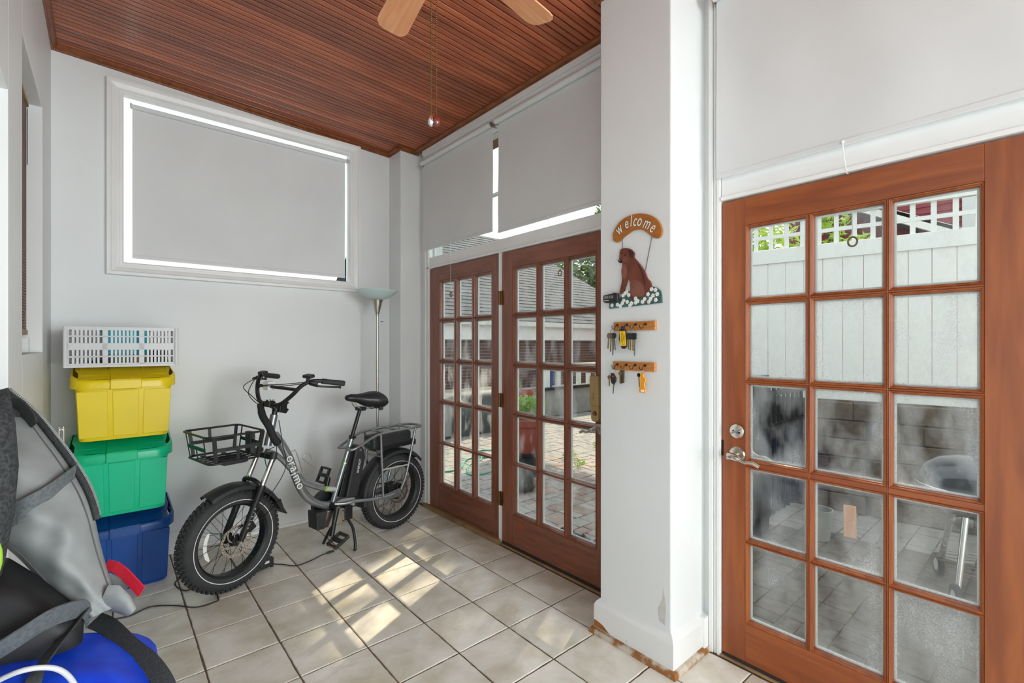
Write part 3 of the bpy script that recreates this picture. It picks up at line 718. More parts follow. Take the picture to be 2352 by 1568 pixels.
rw = empty_part('rear_wheel', bike, (0, 0, RW)); wheel(rw, 1, hubr=0.062, motor=True)
# ---- steered front assembly: everything that turns with the bars
AX = 1.178
fw_ = empty_part('front_wheel', bike, (AX, 0, RW), 0.155); wheel(fw_, 1, hubr=0.034)
SA = Vector((0.945, 0, 0.905))               # point on the steering axis (head tube)
SD = Vector((0.957, 0, 1.06)) - Vector((1.045, 0, 0.66)); SD = SD.normalized()
STR = 0.185
Rst = Matrix.Rotation(STR, 4, SD)
def steer(mb):
    mb.v = [tuple(SA + (Rst.to_3x3() @ (Vector(p) - SA))) for p in mb.v]; return mb
AXF = SA + Rst.to_3x3().inverted() @ (Vector((AX, 0, RW)) - SA)      # axle before steering
# frame ------------------------------------------------------------
dt = catmull([(0.925, 0, 0.865), (0.868, 0, 0.773), (0.826, 0, 0.683), (0.794, 0, 0.583), (0.751, 0, 0.478), (0.695, 0, 0.400), (0.614, 0, 0.341), (0.530, 0, 0.313)], 6)
frame = MB().tube(dt, 0.0262, 20).build('down_tube', 'frame_grey', bike, 60)
MB().tube([SA + SD * .085, SA - SD * .105], 0.0225, 20).build('head_tube', 'frame_grey', bike, 40)
MB().tube(catmull([(0.978, 0, 0.770), (0.930, 0, 0.745), (0.880, 0, 0.700), (0.826, 0, 0.630)], 5), 0.0165, 16).build('brace_tube', 'frame_grey', bike, 60)
MB().tube(catmull([(0.768, 0, 0.575), (0.735, 0, 0.525), (0.695, 0, 0.495), (0.603, 0, 0.448), (0.500, 0, 0.418)], 6), 0.0165, 16).build('mid_tube', 'frame_grey', bike, 60)
MB().tube([(0.572, 0, 0.438), (0.494, 0, 0.4165)], 0.0172, 16).build('tube_sleeve', 'decal_silver', bike, 60)
MB().tube([(0.586, 0, 0.442), (0.572, 0, 0.438)], 0.0174, 16).build('lime_band', 'lime', bike, 60)
MB().tube([(0.530, 0, 0.318), (0.372, 0, 0.762)], 0.0185, 18).build('seat_tube', 'frame_grey', bike, 50)
MB().tube([(0.395, 0, 0.700), (0.302, 0, 0.965)], 0.0135, 16).build('seat_post', 'black_metal', bike, 50)
cl_ = MB().tube([(0.377, 0, 0.748), (0.368, 0, 0.773)], 0.0215, 16).build('seat_clamp', 'black_metal', bike, 40)
MB().tube([(0.372, .020, 0.762), (0.372, .045, 0.765), (0.40, .050, 0.768)], .005, 8).build('clamp_lever', 'black_metal', cl_, 60)
for s in (-1, 1):
    MB().tube(catmull([(0.543, s * .030, 0.332), (0.469, s * .055, 0.322), (0.392, s * .072, 0.322), (0.258, s * .078, 0.300), (0.129, s * .080, 0.288), (0.060, s * .080, 0.290)], 5), 0.0125, 14).build('chain_stay', 'frame_grey', bike, 60)
    MB().prism([(0.16, .305), (0.17, .275), (0.10, .262), (0.02, .258), (-.025, .270), (-.035, .295), (-.02, .315), (0.02, .322), (0.09, .312)], s * .074, s * .083, 'y').build('dropout', 'frame_grey', bike, bevel=.002)
    MB().cyl((0, s * .06, RW), (0, s * .100, RW), .008, 12).build('axle_nut', 'steel', bike, 40)
MB().cyl((0.545, -.045, .318), (0.545, .045, .318), .024, 20).build('bottom_bracket', 'black_metal', bike, 40)
# lettering on the down tube, one letter after another along the tube
cum = [0.0]
for i in range(1, len(dt)): cum.append(cum[-1] + (dt[i] - dt[i - 1]).length)
def along(d):
    i = max(j for j in range(len(cum) - 1) if cum[j] <= d); w = (d - cum[i]) / (cum[i + 1] - cum[i])
    return dt[i].lerp(dt[i + 1], w), (dt[min(i + 2, len(dt) - 1)] - dt[max(i - 1, 0)]).normalized()
pos_ = 0.165
for ch, adv in zip('oraimo', (.044, .032, .042, .021, .062, .044)):
    p, t = along(pos_ + adv / 2); pos_ += adv
    X = t; Z = Vector((0.16, .97, 0.16)).normalized(); Z = (Z - X * Z.dot(X)).normalized(); Y = Z.cross(X)
    M4 = Matrix((X, Y, Z)).transposed().to_4x4(); M4.translation = p + Z * .0269 - Y * (.008 if ch == 'i' else 0)
    text(ch, .078, 'decal_white', bike, M4, 'lettering', .0008)
lg = MB().lathe([(.013, 0), (.019, 0), (.019, .001), (.013, .001)], 22, (0.434, .0170, .588), Matrix.Rotation(-pi / 2, 3, 'X')).build('round_emblem', 'lime', bike)
MB().lathe([(0, 0), (.006, 0), (.006, .001), (0, .001)], 16, (0.434, .0180, .588), Matrix.Rotation(-pi / 2, 3, 'X')).build('emblem_dot', 'decal_white', lg)
# battery behind the seat tube
ba = MB().prism([(0.363, .700), (0.330, .705), (0.298, .665), (0.287, .610), (0.355, .338), (0.448, .350)], -.045, .045, 'y').build('battery', 'black_plastic', bike, bevel=.010, seg=3)
MB().prism([(0.395, .700), (0.370, .690), (0.455, .352), (0.490, .365)], -.026, .026, 'y').build('battery_rail', 'black_metal', bike, bevel=.003)
MB().lathe([(0, .004), (.008, .004), (.010, 0)], 16, (0.331, .045, .668), Matrix.Rotation(-pi / 2, 3, 'X')).build('battery_lock', 'steel', ba, 40)
ax = (Vector((0.363, 0, .700)) - Vector((0.448, 0, .350))).normalized(); Zt = Vector((0, 1, 0)); Yt = Zt.cross(ax)
M4 = Matrix((ax, Yt, Zt)).transposed().to_4x4(); M4.translation = Vector((0.344, .0456, .555))
text('ANIFAST', .026, 'decal_white', ba, M4, 'lettering', .0004)
# motor controller box, cranks, pedals, kickstand
mb_ = MB().prism([(0.678, .312), (0.672, .200), (0.470, .190), (0.470, .292), (0.640, .310)], -.045, .062, 'y').build('motor_box', 'steel', bike, bevel=.004)
MB().prism([(0.681, .314), (0.675, .197), (0.622, .195), (0.600, .308)], -.047, .064, 'y').build('box_cover', 'black_plastic', mb_, bevel=.004)
for px_, pz_ in ((.657, .285), (.652, .215), (.484, .278), (.484, .208)): MB().cyl((px_, .062, pz_), (px_, .066, pz_), .005, 10).build('bolt', 'black_metal', mb_, 40)
def crank(s, end):
    a = Vector((0.545, s * .085, .318)); b = Vector(end)
    c = MB().tube([a, a + (b - a) * .5, b], [.0195, .0155, .0165], 12).build('crank_arm', 'black_metal', bike, 60)
    MB().cyl(a + Vector((0, s * .004, 0)), a + Vector((0, s * .018, 0)), .009, 12).build('crank_bolt', 'steel', c, 40)
    MB().cyl((0.545, s * .04, .318), a, .015, 14).build('crank_spindle', 'black_metal', c, 40)
    return c
def pedal(parent, c, s, tilt):
    Mx = Euler((0, tilt, 0)).to_matrix(); pm_ = MB()
    c = Vector(c)
    for dx in (-.050, .050): pm_.box(c + Mx @ Vector((dx, 0, 0)), (.014, .105, .024), Mx)
    for dy in (-.049, .049): pm_.box(c + Mx @ Vector((0, dy, 0)), (.092, .012, .022), Mx)
    pm_.box(c, (.026, .11, .022), Mx)
    p = pm_.build('pedal', 'black_plastic', parent, bevel=.002)
    for dx in (-.058, .058): MB().box(c + Mx @ Vector((dx, 0, 0)), (.003, .045, .012), Mx).build('reflector', 'amber', p)
    MB().cyl(c - Vector((0, s * .075, 0)), c, .006, 10).build('pedal_axle', 'steel', p, 40)
c1 = crank(1, (0.600, .110, .150)); pedal(c1, (0.603, .190, .143), 1, .45)
c2 = crank(-1, (0.490, -.110, .478)); pedal(c2, (0.484, -.185, .482), -1, 1.15)
cr_ = MB().lathe([(.02, 0), (.075, 0), (.082, .002), (.082, .006), (.075, .008), (.02, .008)], 40, (0.545, -.072, .318), Matrix.Rotation(-pi / 2, 3, 'X')).build('chainring', 'black_metal', bike, 40)
MB().lathe([(.086, -.004), (.095, -.004), (.095, .012), (.086, .012), (.086, -.004)], 40, (0.545, -.076, .318), Matrix.Rotation(-pi / 2, 3, 'X')).build('chain_guard', 'black_plastic', cr_, 40)
MB().tube([(0.545, -.070, .400), (0.02, -.070, RW + .045)], .004, 6).tube([(0.545, -.070, .236), (0.04, -.070, RW - .06)], .004, 6).build('chain', 'spoke_dark', bike)
MB().lathe([(.02, 0), (.045, .002), (.045, .014), (.02, .014)], 24, (0, -.078, RW), Matrix.Rotation(-pi / 2, 3, 'X')).build('cassette', 'spoke_dark', bike, 40)
ks = MB().bb((.398, -.035, .195), (.458, .05, .292)).build('kickstand', 'black_metal', bike, bevel=.006)
MB().tube([(.43, .0, .300), (.43, .0, .23)], .022, 12).build('stand_pivot', 'black_metal', ks, 40)
MB().tube(catmull([(.432, .02, .225), (.428, .05, .185), (.420, .085, .140), (.428, .120, .060), (.438, .135, .009)], 4), .010, 10).build('stand_leg', 'black_metal', ks, 60)
MB().tube(catmull([(.432, -.02, .225), (.440, -.04, .185), (.480, -.075, .140), (.505, -.11, .060), (.52, -.125, .012)], 4), .010, 10).build('stand_leg', 'black_metal', ks, 60)
MB().sphere((.438, .135, .012), .0115, 10, 8).build('stand_foot', 'black_rubber', ks, 60)
# saddle
sad = []
for i, (x, w, zt, zb) in enumerate([(.424, .012, 1.052, 1.036), (.415, .024, 1.066, 1.022), (.380, .034, 1.072, 1.008), (.330, .044, 1.068, .996), (.270, .066, 1.072, .960), (.210, .094, 1.080, .936), (.165, .108, 1.078, .926), (.130, .104, 1.060, .932), (.112, .084, 1.020, .962), (.104, .05, 1.000, .975)]):
    rg = []
    for k in range(20):
        a = 2 * pi * k / 20; zz = (zt + zb) / 2 + (zt - zb) / 2 * sin(a) * (1 if sin(a) > 0 else 0.75)
        rg.append((x, w * cos(a) * (1 - .25 * max(0, -sin(a))), zz))
    sad.append(rg)
sd_ = MB().loft(sad).build('saddle', 'saddle_black', bike, 70)
for s in (-1, 1): MB().tube(catmull([(.36, s * .02, 1.005), (.33, s * .025, .970), (.28, s * .028, .960), (.22, s * .034, .962), (.19, s * .045, .975)], 4), .0038, 8).build('saddle_rail', 'steel', sd_, 60)
MB().bb((.275, -.035, .945), (.325, .035, .972)).build('saddle_clamp', 'black_metal', sd_, bevel=.006)
for s in (-1, 1): MB().tube([(.165, s * .055, .975), (.160, s * .055, .940)], .016, 12).build('saddle_spring', 'black_plastic', sd_, 40)
# rear rack
zr = 0.772
def pipe(name, pts, r=.0095, k=5, m='rack_grey', parent=bike):
    return MB().tube(catmull(pts, k) if k else pts, r, 12).build(name, m, parent, 60)
rack_pts = [(0.405, .020, .690), (0.440, .055, .690), (0.415, .085, .692), (0.345, .095, .720), (0.270, .098, .752), (0.195, .098, zr - .004), (0.05, .098, zr), (-.14, .098, zr), (-.195, .085, zr), (-.222, .045, zr), (-.230, 0, zr)]
full = [tuple(p) for p in rack_pts] + [(p[0], -p[1], p[2]) for p in reversed(rack_pts[:-1])]
rk = pipe('rear_rack', full, .0095, 5)
for x in (.150, .020, -.110): MB().tube([(x + .0, .098, zr), (x, -.098, zr)], .0078, 10).build('rack_crossbar', 'rack_grey', rk, 60)
for s in (-1, 1):
    MB().tube([(.195, s * .098, zr - .004), (.165, s * .086, .300)], .0095, 12).build('rack_strut', 'rack_grey', rk, 60)
    MB().tube(catmull([(-.135, s * .098, zr), (-.060, s * .098, .480), (-.030, s * .096, .385), (.0, s * .086, .310)], 5), .0095, 12).build('rack_strut', 'rack_grey', rk, 60)
    MB().tube([(.178, s * .094, .500), (-.065, s * .098, .492)], .0065, 10).build('rack_side_bar', 'decal_silver', rk, 60)
for z_ in (.600, .640): MB().tube([(.19, -.092, z_), (.19, .092, z_)], .007, 8).build('rack_crossbar', 'rack_grey', rk, 60)
bx_ = MB().bb((-.128, -.062, .652), (.235, .062, .748)).build('rear_battery_box', 'black_plastic', bike, bevel=.018, seg=3)
MB().bb((-.122, -.05, .630), (.20, .05, .653)).build('box_bracket', 'black_metal', bx_, bevel=.004)
MB().bb((.2345, -.02, .690), (.2365, .02, .720)).build('status_light', 'green_screen', bx_)
tl_ = MB().bb((-.195, -.035, .620), (-.160, .035, .665)).build('tail_light', 'black_plastic', bike, bevel=.006)
MB().bb((-.1985, -.030, .625), (-.194, .030, .660)).build('lens', 'red_lens', tl_)
# mudguards
def guard(name, c, R, a0, a1, w, parent, n=18, th=.0035, steerit=False, flap=True):
    rings = []
    for i in range(n + 1):
        a = a0 + (a1 - a0) * i / n
        er = Vector((cos(a), 0, sin(a))); q = []
        prof = [(-w, -.020), (-w * .93, .0), (-w * .55, .012), (0, .016), (w * .55, .012), (w * .93, .0), (w, -.020), (w * .93, -.020), (w * .85, -.003), (0, .016 - th), (-w * .85, -.003), (-w * .93, -.020)]
        for yy, dr in prof: q.append(Vector(c) + er * (R + dr) + Vector((0, yy, 0)))
        rings.append(q)
    mb = MB().loft(rings)
    if steerit: steer(mb)
    return mb.build(name, 'black_plastic', parent, 50)
g2 = guard('rear_mudguard', (0, 0, RW), RW + .020, radians(140), radians(-8), .060, bike, 22)
g2b = guard('rear_mudguard_front', (0, 0, RW), RW + .020, radians(8), radians(40), .060, g2, 8)
g1 = guard('front_mudguard', AXF, RW + .020, radians(62), radians(152), .060, bike, 16, steerit=True)
er = lambda a: Vector((cos(radians(a)), 0, sin(radians(a))))
steer(MB().loft([[tuple(AXF + er(150) * (RW + .034) + Vector((0, y_, 0))) for y_ in (-.058, .058)] + [tuple(AXF + er(150) * (RW + .002) + Vector((0, y_, 0))) for y_ in (.058, -.058)],
           [tuple(AXF + er(162) * (RW + .030) + Vector((0, y_, 0))) for y_ in (-.056, .056)] + [tuple(AXF + er(162) * (RW + .008) + Vector((0, y_, 0))) for y_ in (.056, -.056)],
           [tuple(AXF + er(171) * (RW + .050) + Vector((0, y_, 0))) for y_ in (-.050, .050)] + [tuple(AXF + er(171) * (RW + .040) + Vector((0, y_, 0))) for y_ in (.050, -.050)]])).build('mud_flap', 'black_plastic', g1, bevel=.002)
for s in (-1, 1): steer(MB().tube([AXF + Vector((0, s * .072, 0)), AXF + er(150) * (RW + .03) + Vector((0, s * .062, 0))], .0018, 6)).build('guard_stay', 'black_metal', g1)
for s in (-1, 1): MB().tube([(0, s * .085, RW), (RW * .0 - .20, s * .064, RW + .235)], .0018, 6).build('guard_stay', 'black_metal', g2)
# fork
CR = SA - SD * .165                               # crown
fk = steer(MB().prism([(-.072, -.020), (-.050, -.034), (.050, -.034), (.072, -.020), (.060, .020), (.025, .030), (-.025, .030), (-.060, .020)], -.022, .022, 'x'))
fk = None
def crown():
    mb = MB(); ct = CR + SD * .0
    for (y0, y1) in ((-.075, .075),):
        mb.box(ct, (.042, .150, .034), Matrix.Rotation(atan2(SD.x, SD.z), 3, 'Y'))
    return steer(mb)
fk = crown().build('fork_crown', 'black_metal', bike, bevel=.010, seg=3)
axd = (AXF - CR); 
for s in (-1, 1):
    top = CR + Vector((0, s * .074, 0)); bot = AXF + Vector((0, s * .074, 0)) + Vector((-.012, 0, 0.0))
    d = bot - top
    steer(MB().tube([top + SD * .03, top - SD * .012], .0205, 16)).build('fork_cap', 'black_plastic', fk, 50)
    steer(MB().tube([top, top + d * .40], .0150, 16)).build('stanchion', 'chrome', fk, 60)
    lo_ = steer(MB().tube([top + d * .345, top + d * .365, top + d * .40, top + d * .95, top + d * 1.02], [.0215, .0225, .0205, .0180, .014], 16)).build('fork_leg', 'black_metal', fk, 50)
    if s == 1:
        for k in range(6):
            pc = top + d * (.62 + .045 * k) + Vector((0, .0195, 0))
            X = d.normalized(); Z = Vector((0, 1, 0)); Z = (Z - X * Z.dot(X)).normalized(); Y = Z.cross(X)
            M4 = Matrix((X, Y, Z)).transposed().to_4x4(); M4.translation = SA + Rst.to_3x3() @ (pc - SA)
            M4 = Matrix.Translation(M4.translation) @ Rst.to_3x3().to_4x4() @ Matrix((X, Y, Z)).transposed().to_4x4()
            text('oraimo'[k], .022, 'decal_silver', lo_, M4, 'lettering', .0005)
def arch():
    top = CR + (AXF - CR) * .37
    pts = [top + Vector((0.0, .074, 0)), top + Vector((.012, .068, .026)), top + Vector((.020, .036, .044)), top + Vector((.020, -.036, .044)), top + Vector((.012, -.068, .026)), top + Vector((0, -.074, 0))]
    return steer(MB().tube(catmull(pts, 5), .012, 10))
arch().build('fork_arch', 'black_metal', fk, 60)
steer(MB().tube([AXF + Vector((0, -.098, 0)), AXF + Vector((0, .098, 0))], .008, 12)).build('front_axle', 'steel', fk, 40)
steer(MB().box(AXF + Vector((-.075, .066, .065)), (.048, .026, .055), (0, .5, 0))).build('front_caliper', 'black_metal', fk, bevel=.006)
MB().box((.085, .066, RW + .055), (.048, .026, .045), (0, .4, 0)).build('rear_caliper', 'black_metal', bike, bevel=.006)
steer(MB().tube(catmull([AXF + Vector((-.075, .070, .09)), CR + Vector((-.06, .10, -.10)), CR + Vector((-.055, .08, .08)), SA + Vector((-.03, .03, .05))], 6), .0026, 6)).build('brake_cable', 'black_rubber', fk, 60)
# reflector strip in the front spokes
MB().ribbon([(cos(a) * .115 + .02, .03 * (1 if k % 2 else -1) * 0, sin(a) * .13) for k, a in enumerate([2.85 + .12 * t for t in range(8)])] and
            [(-.0 + .150 * cos(a) - .0, .010, .150 * sin(a)) for a in [pi * 2 - .55 + .16 * t for t in range(8)]], [Vector((cos(a), 0, sin(a))) * (.010 if 0 < t < 7 else .004) for t, a in enumerate([pi * 2 - .55 + .16 * t for t in range(8)])], .0015).build('spoke_tag', 'white_plastic', fw_, 60)
# cockpit: steerer, stem, handlebar
ST = SA + SD * .130
hs = steer(MB().tube([SA + SD * .08, ST], .0165, 14)).build('steerer', 'black_metal', bike, 50)
CLP = ST + Vector((.042, 0, .028))
steer(MB().tube([ST - SD * .022, ST, CLP], [.020, .020, .017], 14)).build('stem', 'black_metal', hs, 50)
steer(MB().box(CLP, (.048, .052, .044), (0, -.3, 0))).build('bar_clamp', 'black_metal', hs, bevel=.010, seg=3)
for yy in (-.016, .016):
    for dx in (-.014, .016): steer(MB().cyl(CLP + Vector((dx, yy, .020)), CLP + Vector((dx, yy, .0275)), .0055, 10)).build('clamp_bolt', 'chrome', hs, 40)
steer(MB().prism([(ST.x - .015, ST.z - .03), (ST.x - .065, ST.z - .045), (ST.x - .085, ST.z - .020), (ST.x - .070, ST.z - .010), (ST.x - .072, ST.z + .012), (ST.x - .088, ST.z + .022), (ST.x - .075, ST.z + .032), (ST.x - .02, ST.z + .012)], -.016, .016, 'y')).build('cable_mount', 'black_metal', hs, bevel=.003)
def side(s):
    return [CLP, CLP + Vector((.002, s * .050, -.002)), CLP + Vector((-.004, s * .105, .012)), CLP + Vector((-.030, s * .165, .065)), CLP + Vector((-.062, s * .205, .122)), CLP + Vector((-.105, s * .240, .150)), CLP + Vector((-.170, s * .278, .150)), CLP + Vector((-.230, s * .300, .140)), CLP + Vector((-.285, s * .318, .130))]
hb = [tuple(p) for p in reversed(side(-1))] + [tuple(p) for p in side(1)[1:]]
bar = steer(MB().tube(catmull(hb, 5), .0125, 14)).build('handlebar', 'black_metal', bike, 60)
steer(MB().tube([CLP + Vector((-.050, -.192, .098)), CLP + Vector((-.050, .192, .098))], .0105, 12)).build('handlebar_crossbar', 'black_metal', bar, 60)
steer(MB().bb(CLP + Vector((-.075, -.105, .075)), CLP + Vector((-.025, -.055, .130)))).build('clear_reflector', 'white_plastic', bar, bevel=.004)
for s in (-1, 1):
    p0, p1 = CLP + Vector((-.155, s * .272, .1505)), CLP + Vector((-.290, s * .320, .129))
    gp = steer(MB().tube([p0, p0 + (p1 - p0) * .05, p0 + (p1 - p0) * .3, p0 + (p1 - p0) * .8, p1], [.0150, .0175, .0165, .0180, .0175], 16)).build('grip', 'black_rubber', bar, 50)
    steer(MB().cyl(p1, p1 + (p1 - p0).normalized() * .004, .0165, 14)).build('grip_end', 'steel', gp, 40)
    q = CLP + Vector((-.125, s * .252, .150))
    lv = steer(MB().box(q + Vector((.018, s * .004, -.010)), (.050, .030, .026), (0, 0, -s * .6))).build('brake_lever', 'black_metal', bar, bevel=.006)
    steer(MB().tube(catmull([q + Vector((.045, s * .010, -.012)), q + Vector((.030, s * .050, -.022)), q + Vector((-.030, s * .085, -.030)), q + Vector((-.095, s * .105, -.036))], 5), [.008] * 6 + [.0062] * 9 + [.0075], 10)).build('lever_blade', 'black_metal', lv, 60)
    steer(MB().sphere(q + Vector((-.098, s * .106, -.037)), .0085, 10, 8)).build('lever_tip', 'black_metal', lv, 60)
q = CLP + Vector((-.105, .215, .180))
ds = steer(MB().box(q, (.038, .075, .020), (0, .25, 0))).build('display', 'black_plastic', bar, bevel=.007, seg=3)
steer(MB().box(q + Vector((-.002, 0, .0102)), (.026, .058, .001), (0, .25, 0))).build('screen', 'rim_black', ds)
steer(MB().tube([q + Vector((.012, .01, -.008)), q + Vector((.02, .018, -.032))], .011, 10)).build('display_arm', 'black_plastic', ds, 50)
steer(MB().box(CLP + Vector((-.115, -.235, .168)), (.045, .05, .028), (0, .2, 0))).build('shifter', 'black_plastic', bar, bevel=.007)
def cable(pts, r=.0026, par=bar): steer(MB().tube(catmull(pts, 6), r, 6)).build('cable', 'black_rubber', par, 60)
B0 = SA + Vector((.030, -.03, .135))
cable([CLP + Vector((-.10, .235, .140)), CLP + Vector((.00, .10, .118)), CLP + Vector((.02, -.03, .110)), CLP + Vector((.02, -.10, .09)), B0])
cable([CLP + Vector((-.10, .225, .145)), CLP + Vector((-.03, .08, .125)), CLP + Vector((.03, -.06, .100)), B0 + Vector((.005, 0, 0))])
cable([CLP + Vector((-.08, -.245, .140)), CLP + Vector((.04, -.20, .095)), CLP + Vector((.04, -.11, .04)), B0 + Vector((0, -.005, 0))])
cable([CLP + Vector((-.06, -.23, .140)), CLP + Vector((.02, -.18, .06)), CLP + Vector((.04, -.09, .01)), B0])
# cable sleeve from the bars down to the down tube
sl = catmull([SA + Vector((.045, -.045, .150)), SA + Vector((.052, .000, .085)), SA + Vector((.030, .035, .020)), SA + Vector((-.002, .032, -.055)), SA + Vector((-.030, .022, -.095))], 6)
MB().tube(sl, [.019] * 4 + [.0215] * 16 + [.0235] * (len(sl) - 20), 14).build('cable_sleeve', 'foam', bike, 60)
MB().tube(catmull([SA + Vector((-.02, .03, -.10)), SA + Vector((.0, .05, -.19)), SA + Vector((.045, .045, -.225)), SA + Vector((.05, .03, -.14)), SA + Vector((.0, .04, -.11))], 6), .0026, 6).build('cable', 'black_rubber', bike, 60)
# front basket: wire rim with flat straps
def basket():
    xb, xf_, w, z0, z1 = 1.085, 1.345, .160, .780, .928
    xb1, xf1, w1 = 1.062, 1.365, .178
    def loop(xa, xc, ww, z, k=5):
        r = .035; P = []
        for cx, cy_, a0 in ((xc - r, ww - r, 0), (xa + r, ww - r, 90), (xa + r, -ww + r, 180), (xc - r, -ww + r, 270)):
            for t in range(k + 1):
                a = radians(a0 + 90 * t / k); P.append((cx + r * cos(a), cy_ + r * sin(a), z))
        return P
    bk_ = MB().tube(loop(xb1, xf1, w1, z1), .0062, 8, closed=True).build('basket', 'black_metal', bike, 60)
    MB().tube(loop(xb, xf_, w, z0), .0062, 8, closed=True).build('bottom_rim', 'black_metal', bk_, 60)
    def st(a, b, wv, th=.003): MB().ribbon([a, b], wv, th).build('strap', 'black_metal', bk_)
    for s in (-1, 1):
        for xx, xx1, ww in ((1.315, 1.330, .0095), (1.095, 1.075, .0095)): st((xx, s * w, z0), (xx1, s * w1, z1), Vector((ww, 0, 0)))
        zm = (z0 + z1) / 2; wm = (w + w1) / 2
        st((1.325, s * wm, zm), (1.085, s * wm, zm), Vector((0, 0, .010)))
        st((1.205, s * w, z0), (1.205, s * wm, zm), Vector((.009, 0, 0))); st((1.225, s * wm, zm), (1.225, s * w1, z1), Vector((.008, 0, 0)))
    for xa, xc in ((xf_, xf1), (xb, xb1)):
        for yy in (-.115, .115): st((xa, yy, z0), (xc, yy * 1.1, z1), Vector((0, .006, 0)))
        st(((xa + xc) / 2, -.125, (z0 + z1) / 2), ((xa + xc) / 2, .125, (z0 + z1) / 2), Vector((0, 0, .010))); st((xa, 0, z0), ((xa + xc) / 2, 0, (z0 + z1) / 2), Vector((0, .006, 0)))
    for yy in (-.08, -.027, .027, .08): MB().tube([(xb, yy, z0 - .004), (xf_, yy, z0 - .004)], .0048, 8).build('floor_wire', 'black_metal', bk_, 60)
    for xx in (1.16, 1.27): MB().ribbon([(xx, -w, z0 - .009), (xx, w, z0 - .009)], Vector((.012, 0, 0)), .003).build('floor_strap', 'black_metal', bk_)
    MB().bb((1.055, -.035, .775), (1.085, .035, .905)).build('mount_plate', 'black_plastic', bk_, bevel=.004)
    MB().bb((1.0, -.022, .775), (1.075, .022, .80)).build('mount_arm', 'black_metal', bk_, bevel=.004)
    MB().bb((1.10, -.055, .735), (1.24, .055, .772)).build('headlamp_shell', 'black_plastic', bk_, bevel=.012)
basket()
# wire bottle cage on the down tube
pipe('bottle_cage', [(.845, 0, .735), (.800, .0, .740), (.792, .012, .735), (.742, .0, .593), (.735, .0, .590), (.672, .0, .600), (.670, 0, .610), (.735, .0, .672), (.730, 0, .690), (.712, 0, .705), (.690, 0, .695), (.680, 0, .66)], .0030, 4, 'steel')

# ================================================================== STORAGE BINS
def bin_mats(n, c, d, lidc):
    mat(n + '_body', c, 0.38, col2=d, nscale=3); mat(n + '_lid', lidc, 0.36, col2=c, nscale=3)
bin_mats('yellow', rgb(238, 212, 14), rgb(232, 204, 10), rgb(236, 208, 10))
bin_mats('green', rgb(0, 200, 148), rgb(0, 194, 142), rgb(0, 190, 132))
bin_mats('blue', rgb(8, 76, 156), rgb(6, 68, 144), rgb(18, 74, 140))
def rrect(x0, x1, y0, y1, r, z, k=5, rb=None):
    P = []; rb = r if rb is None else rb
    for cx, cy_, a0, q in ((x1 - rb, y1 - rb, 0, rb), (x0 + rb, y1 - rb, 90, rb), (x0 + r, y0 + r, 180, r), (x1 - r, y0 + r, 270, r)):
        for t in range(k + 1):
            a = radians(a0 + 90 * t / k); P.append((cx + q * cos(a), cy_ + q * sin(a), z))
    return P
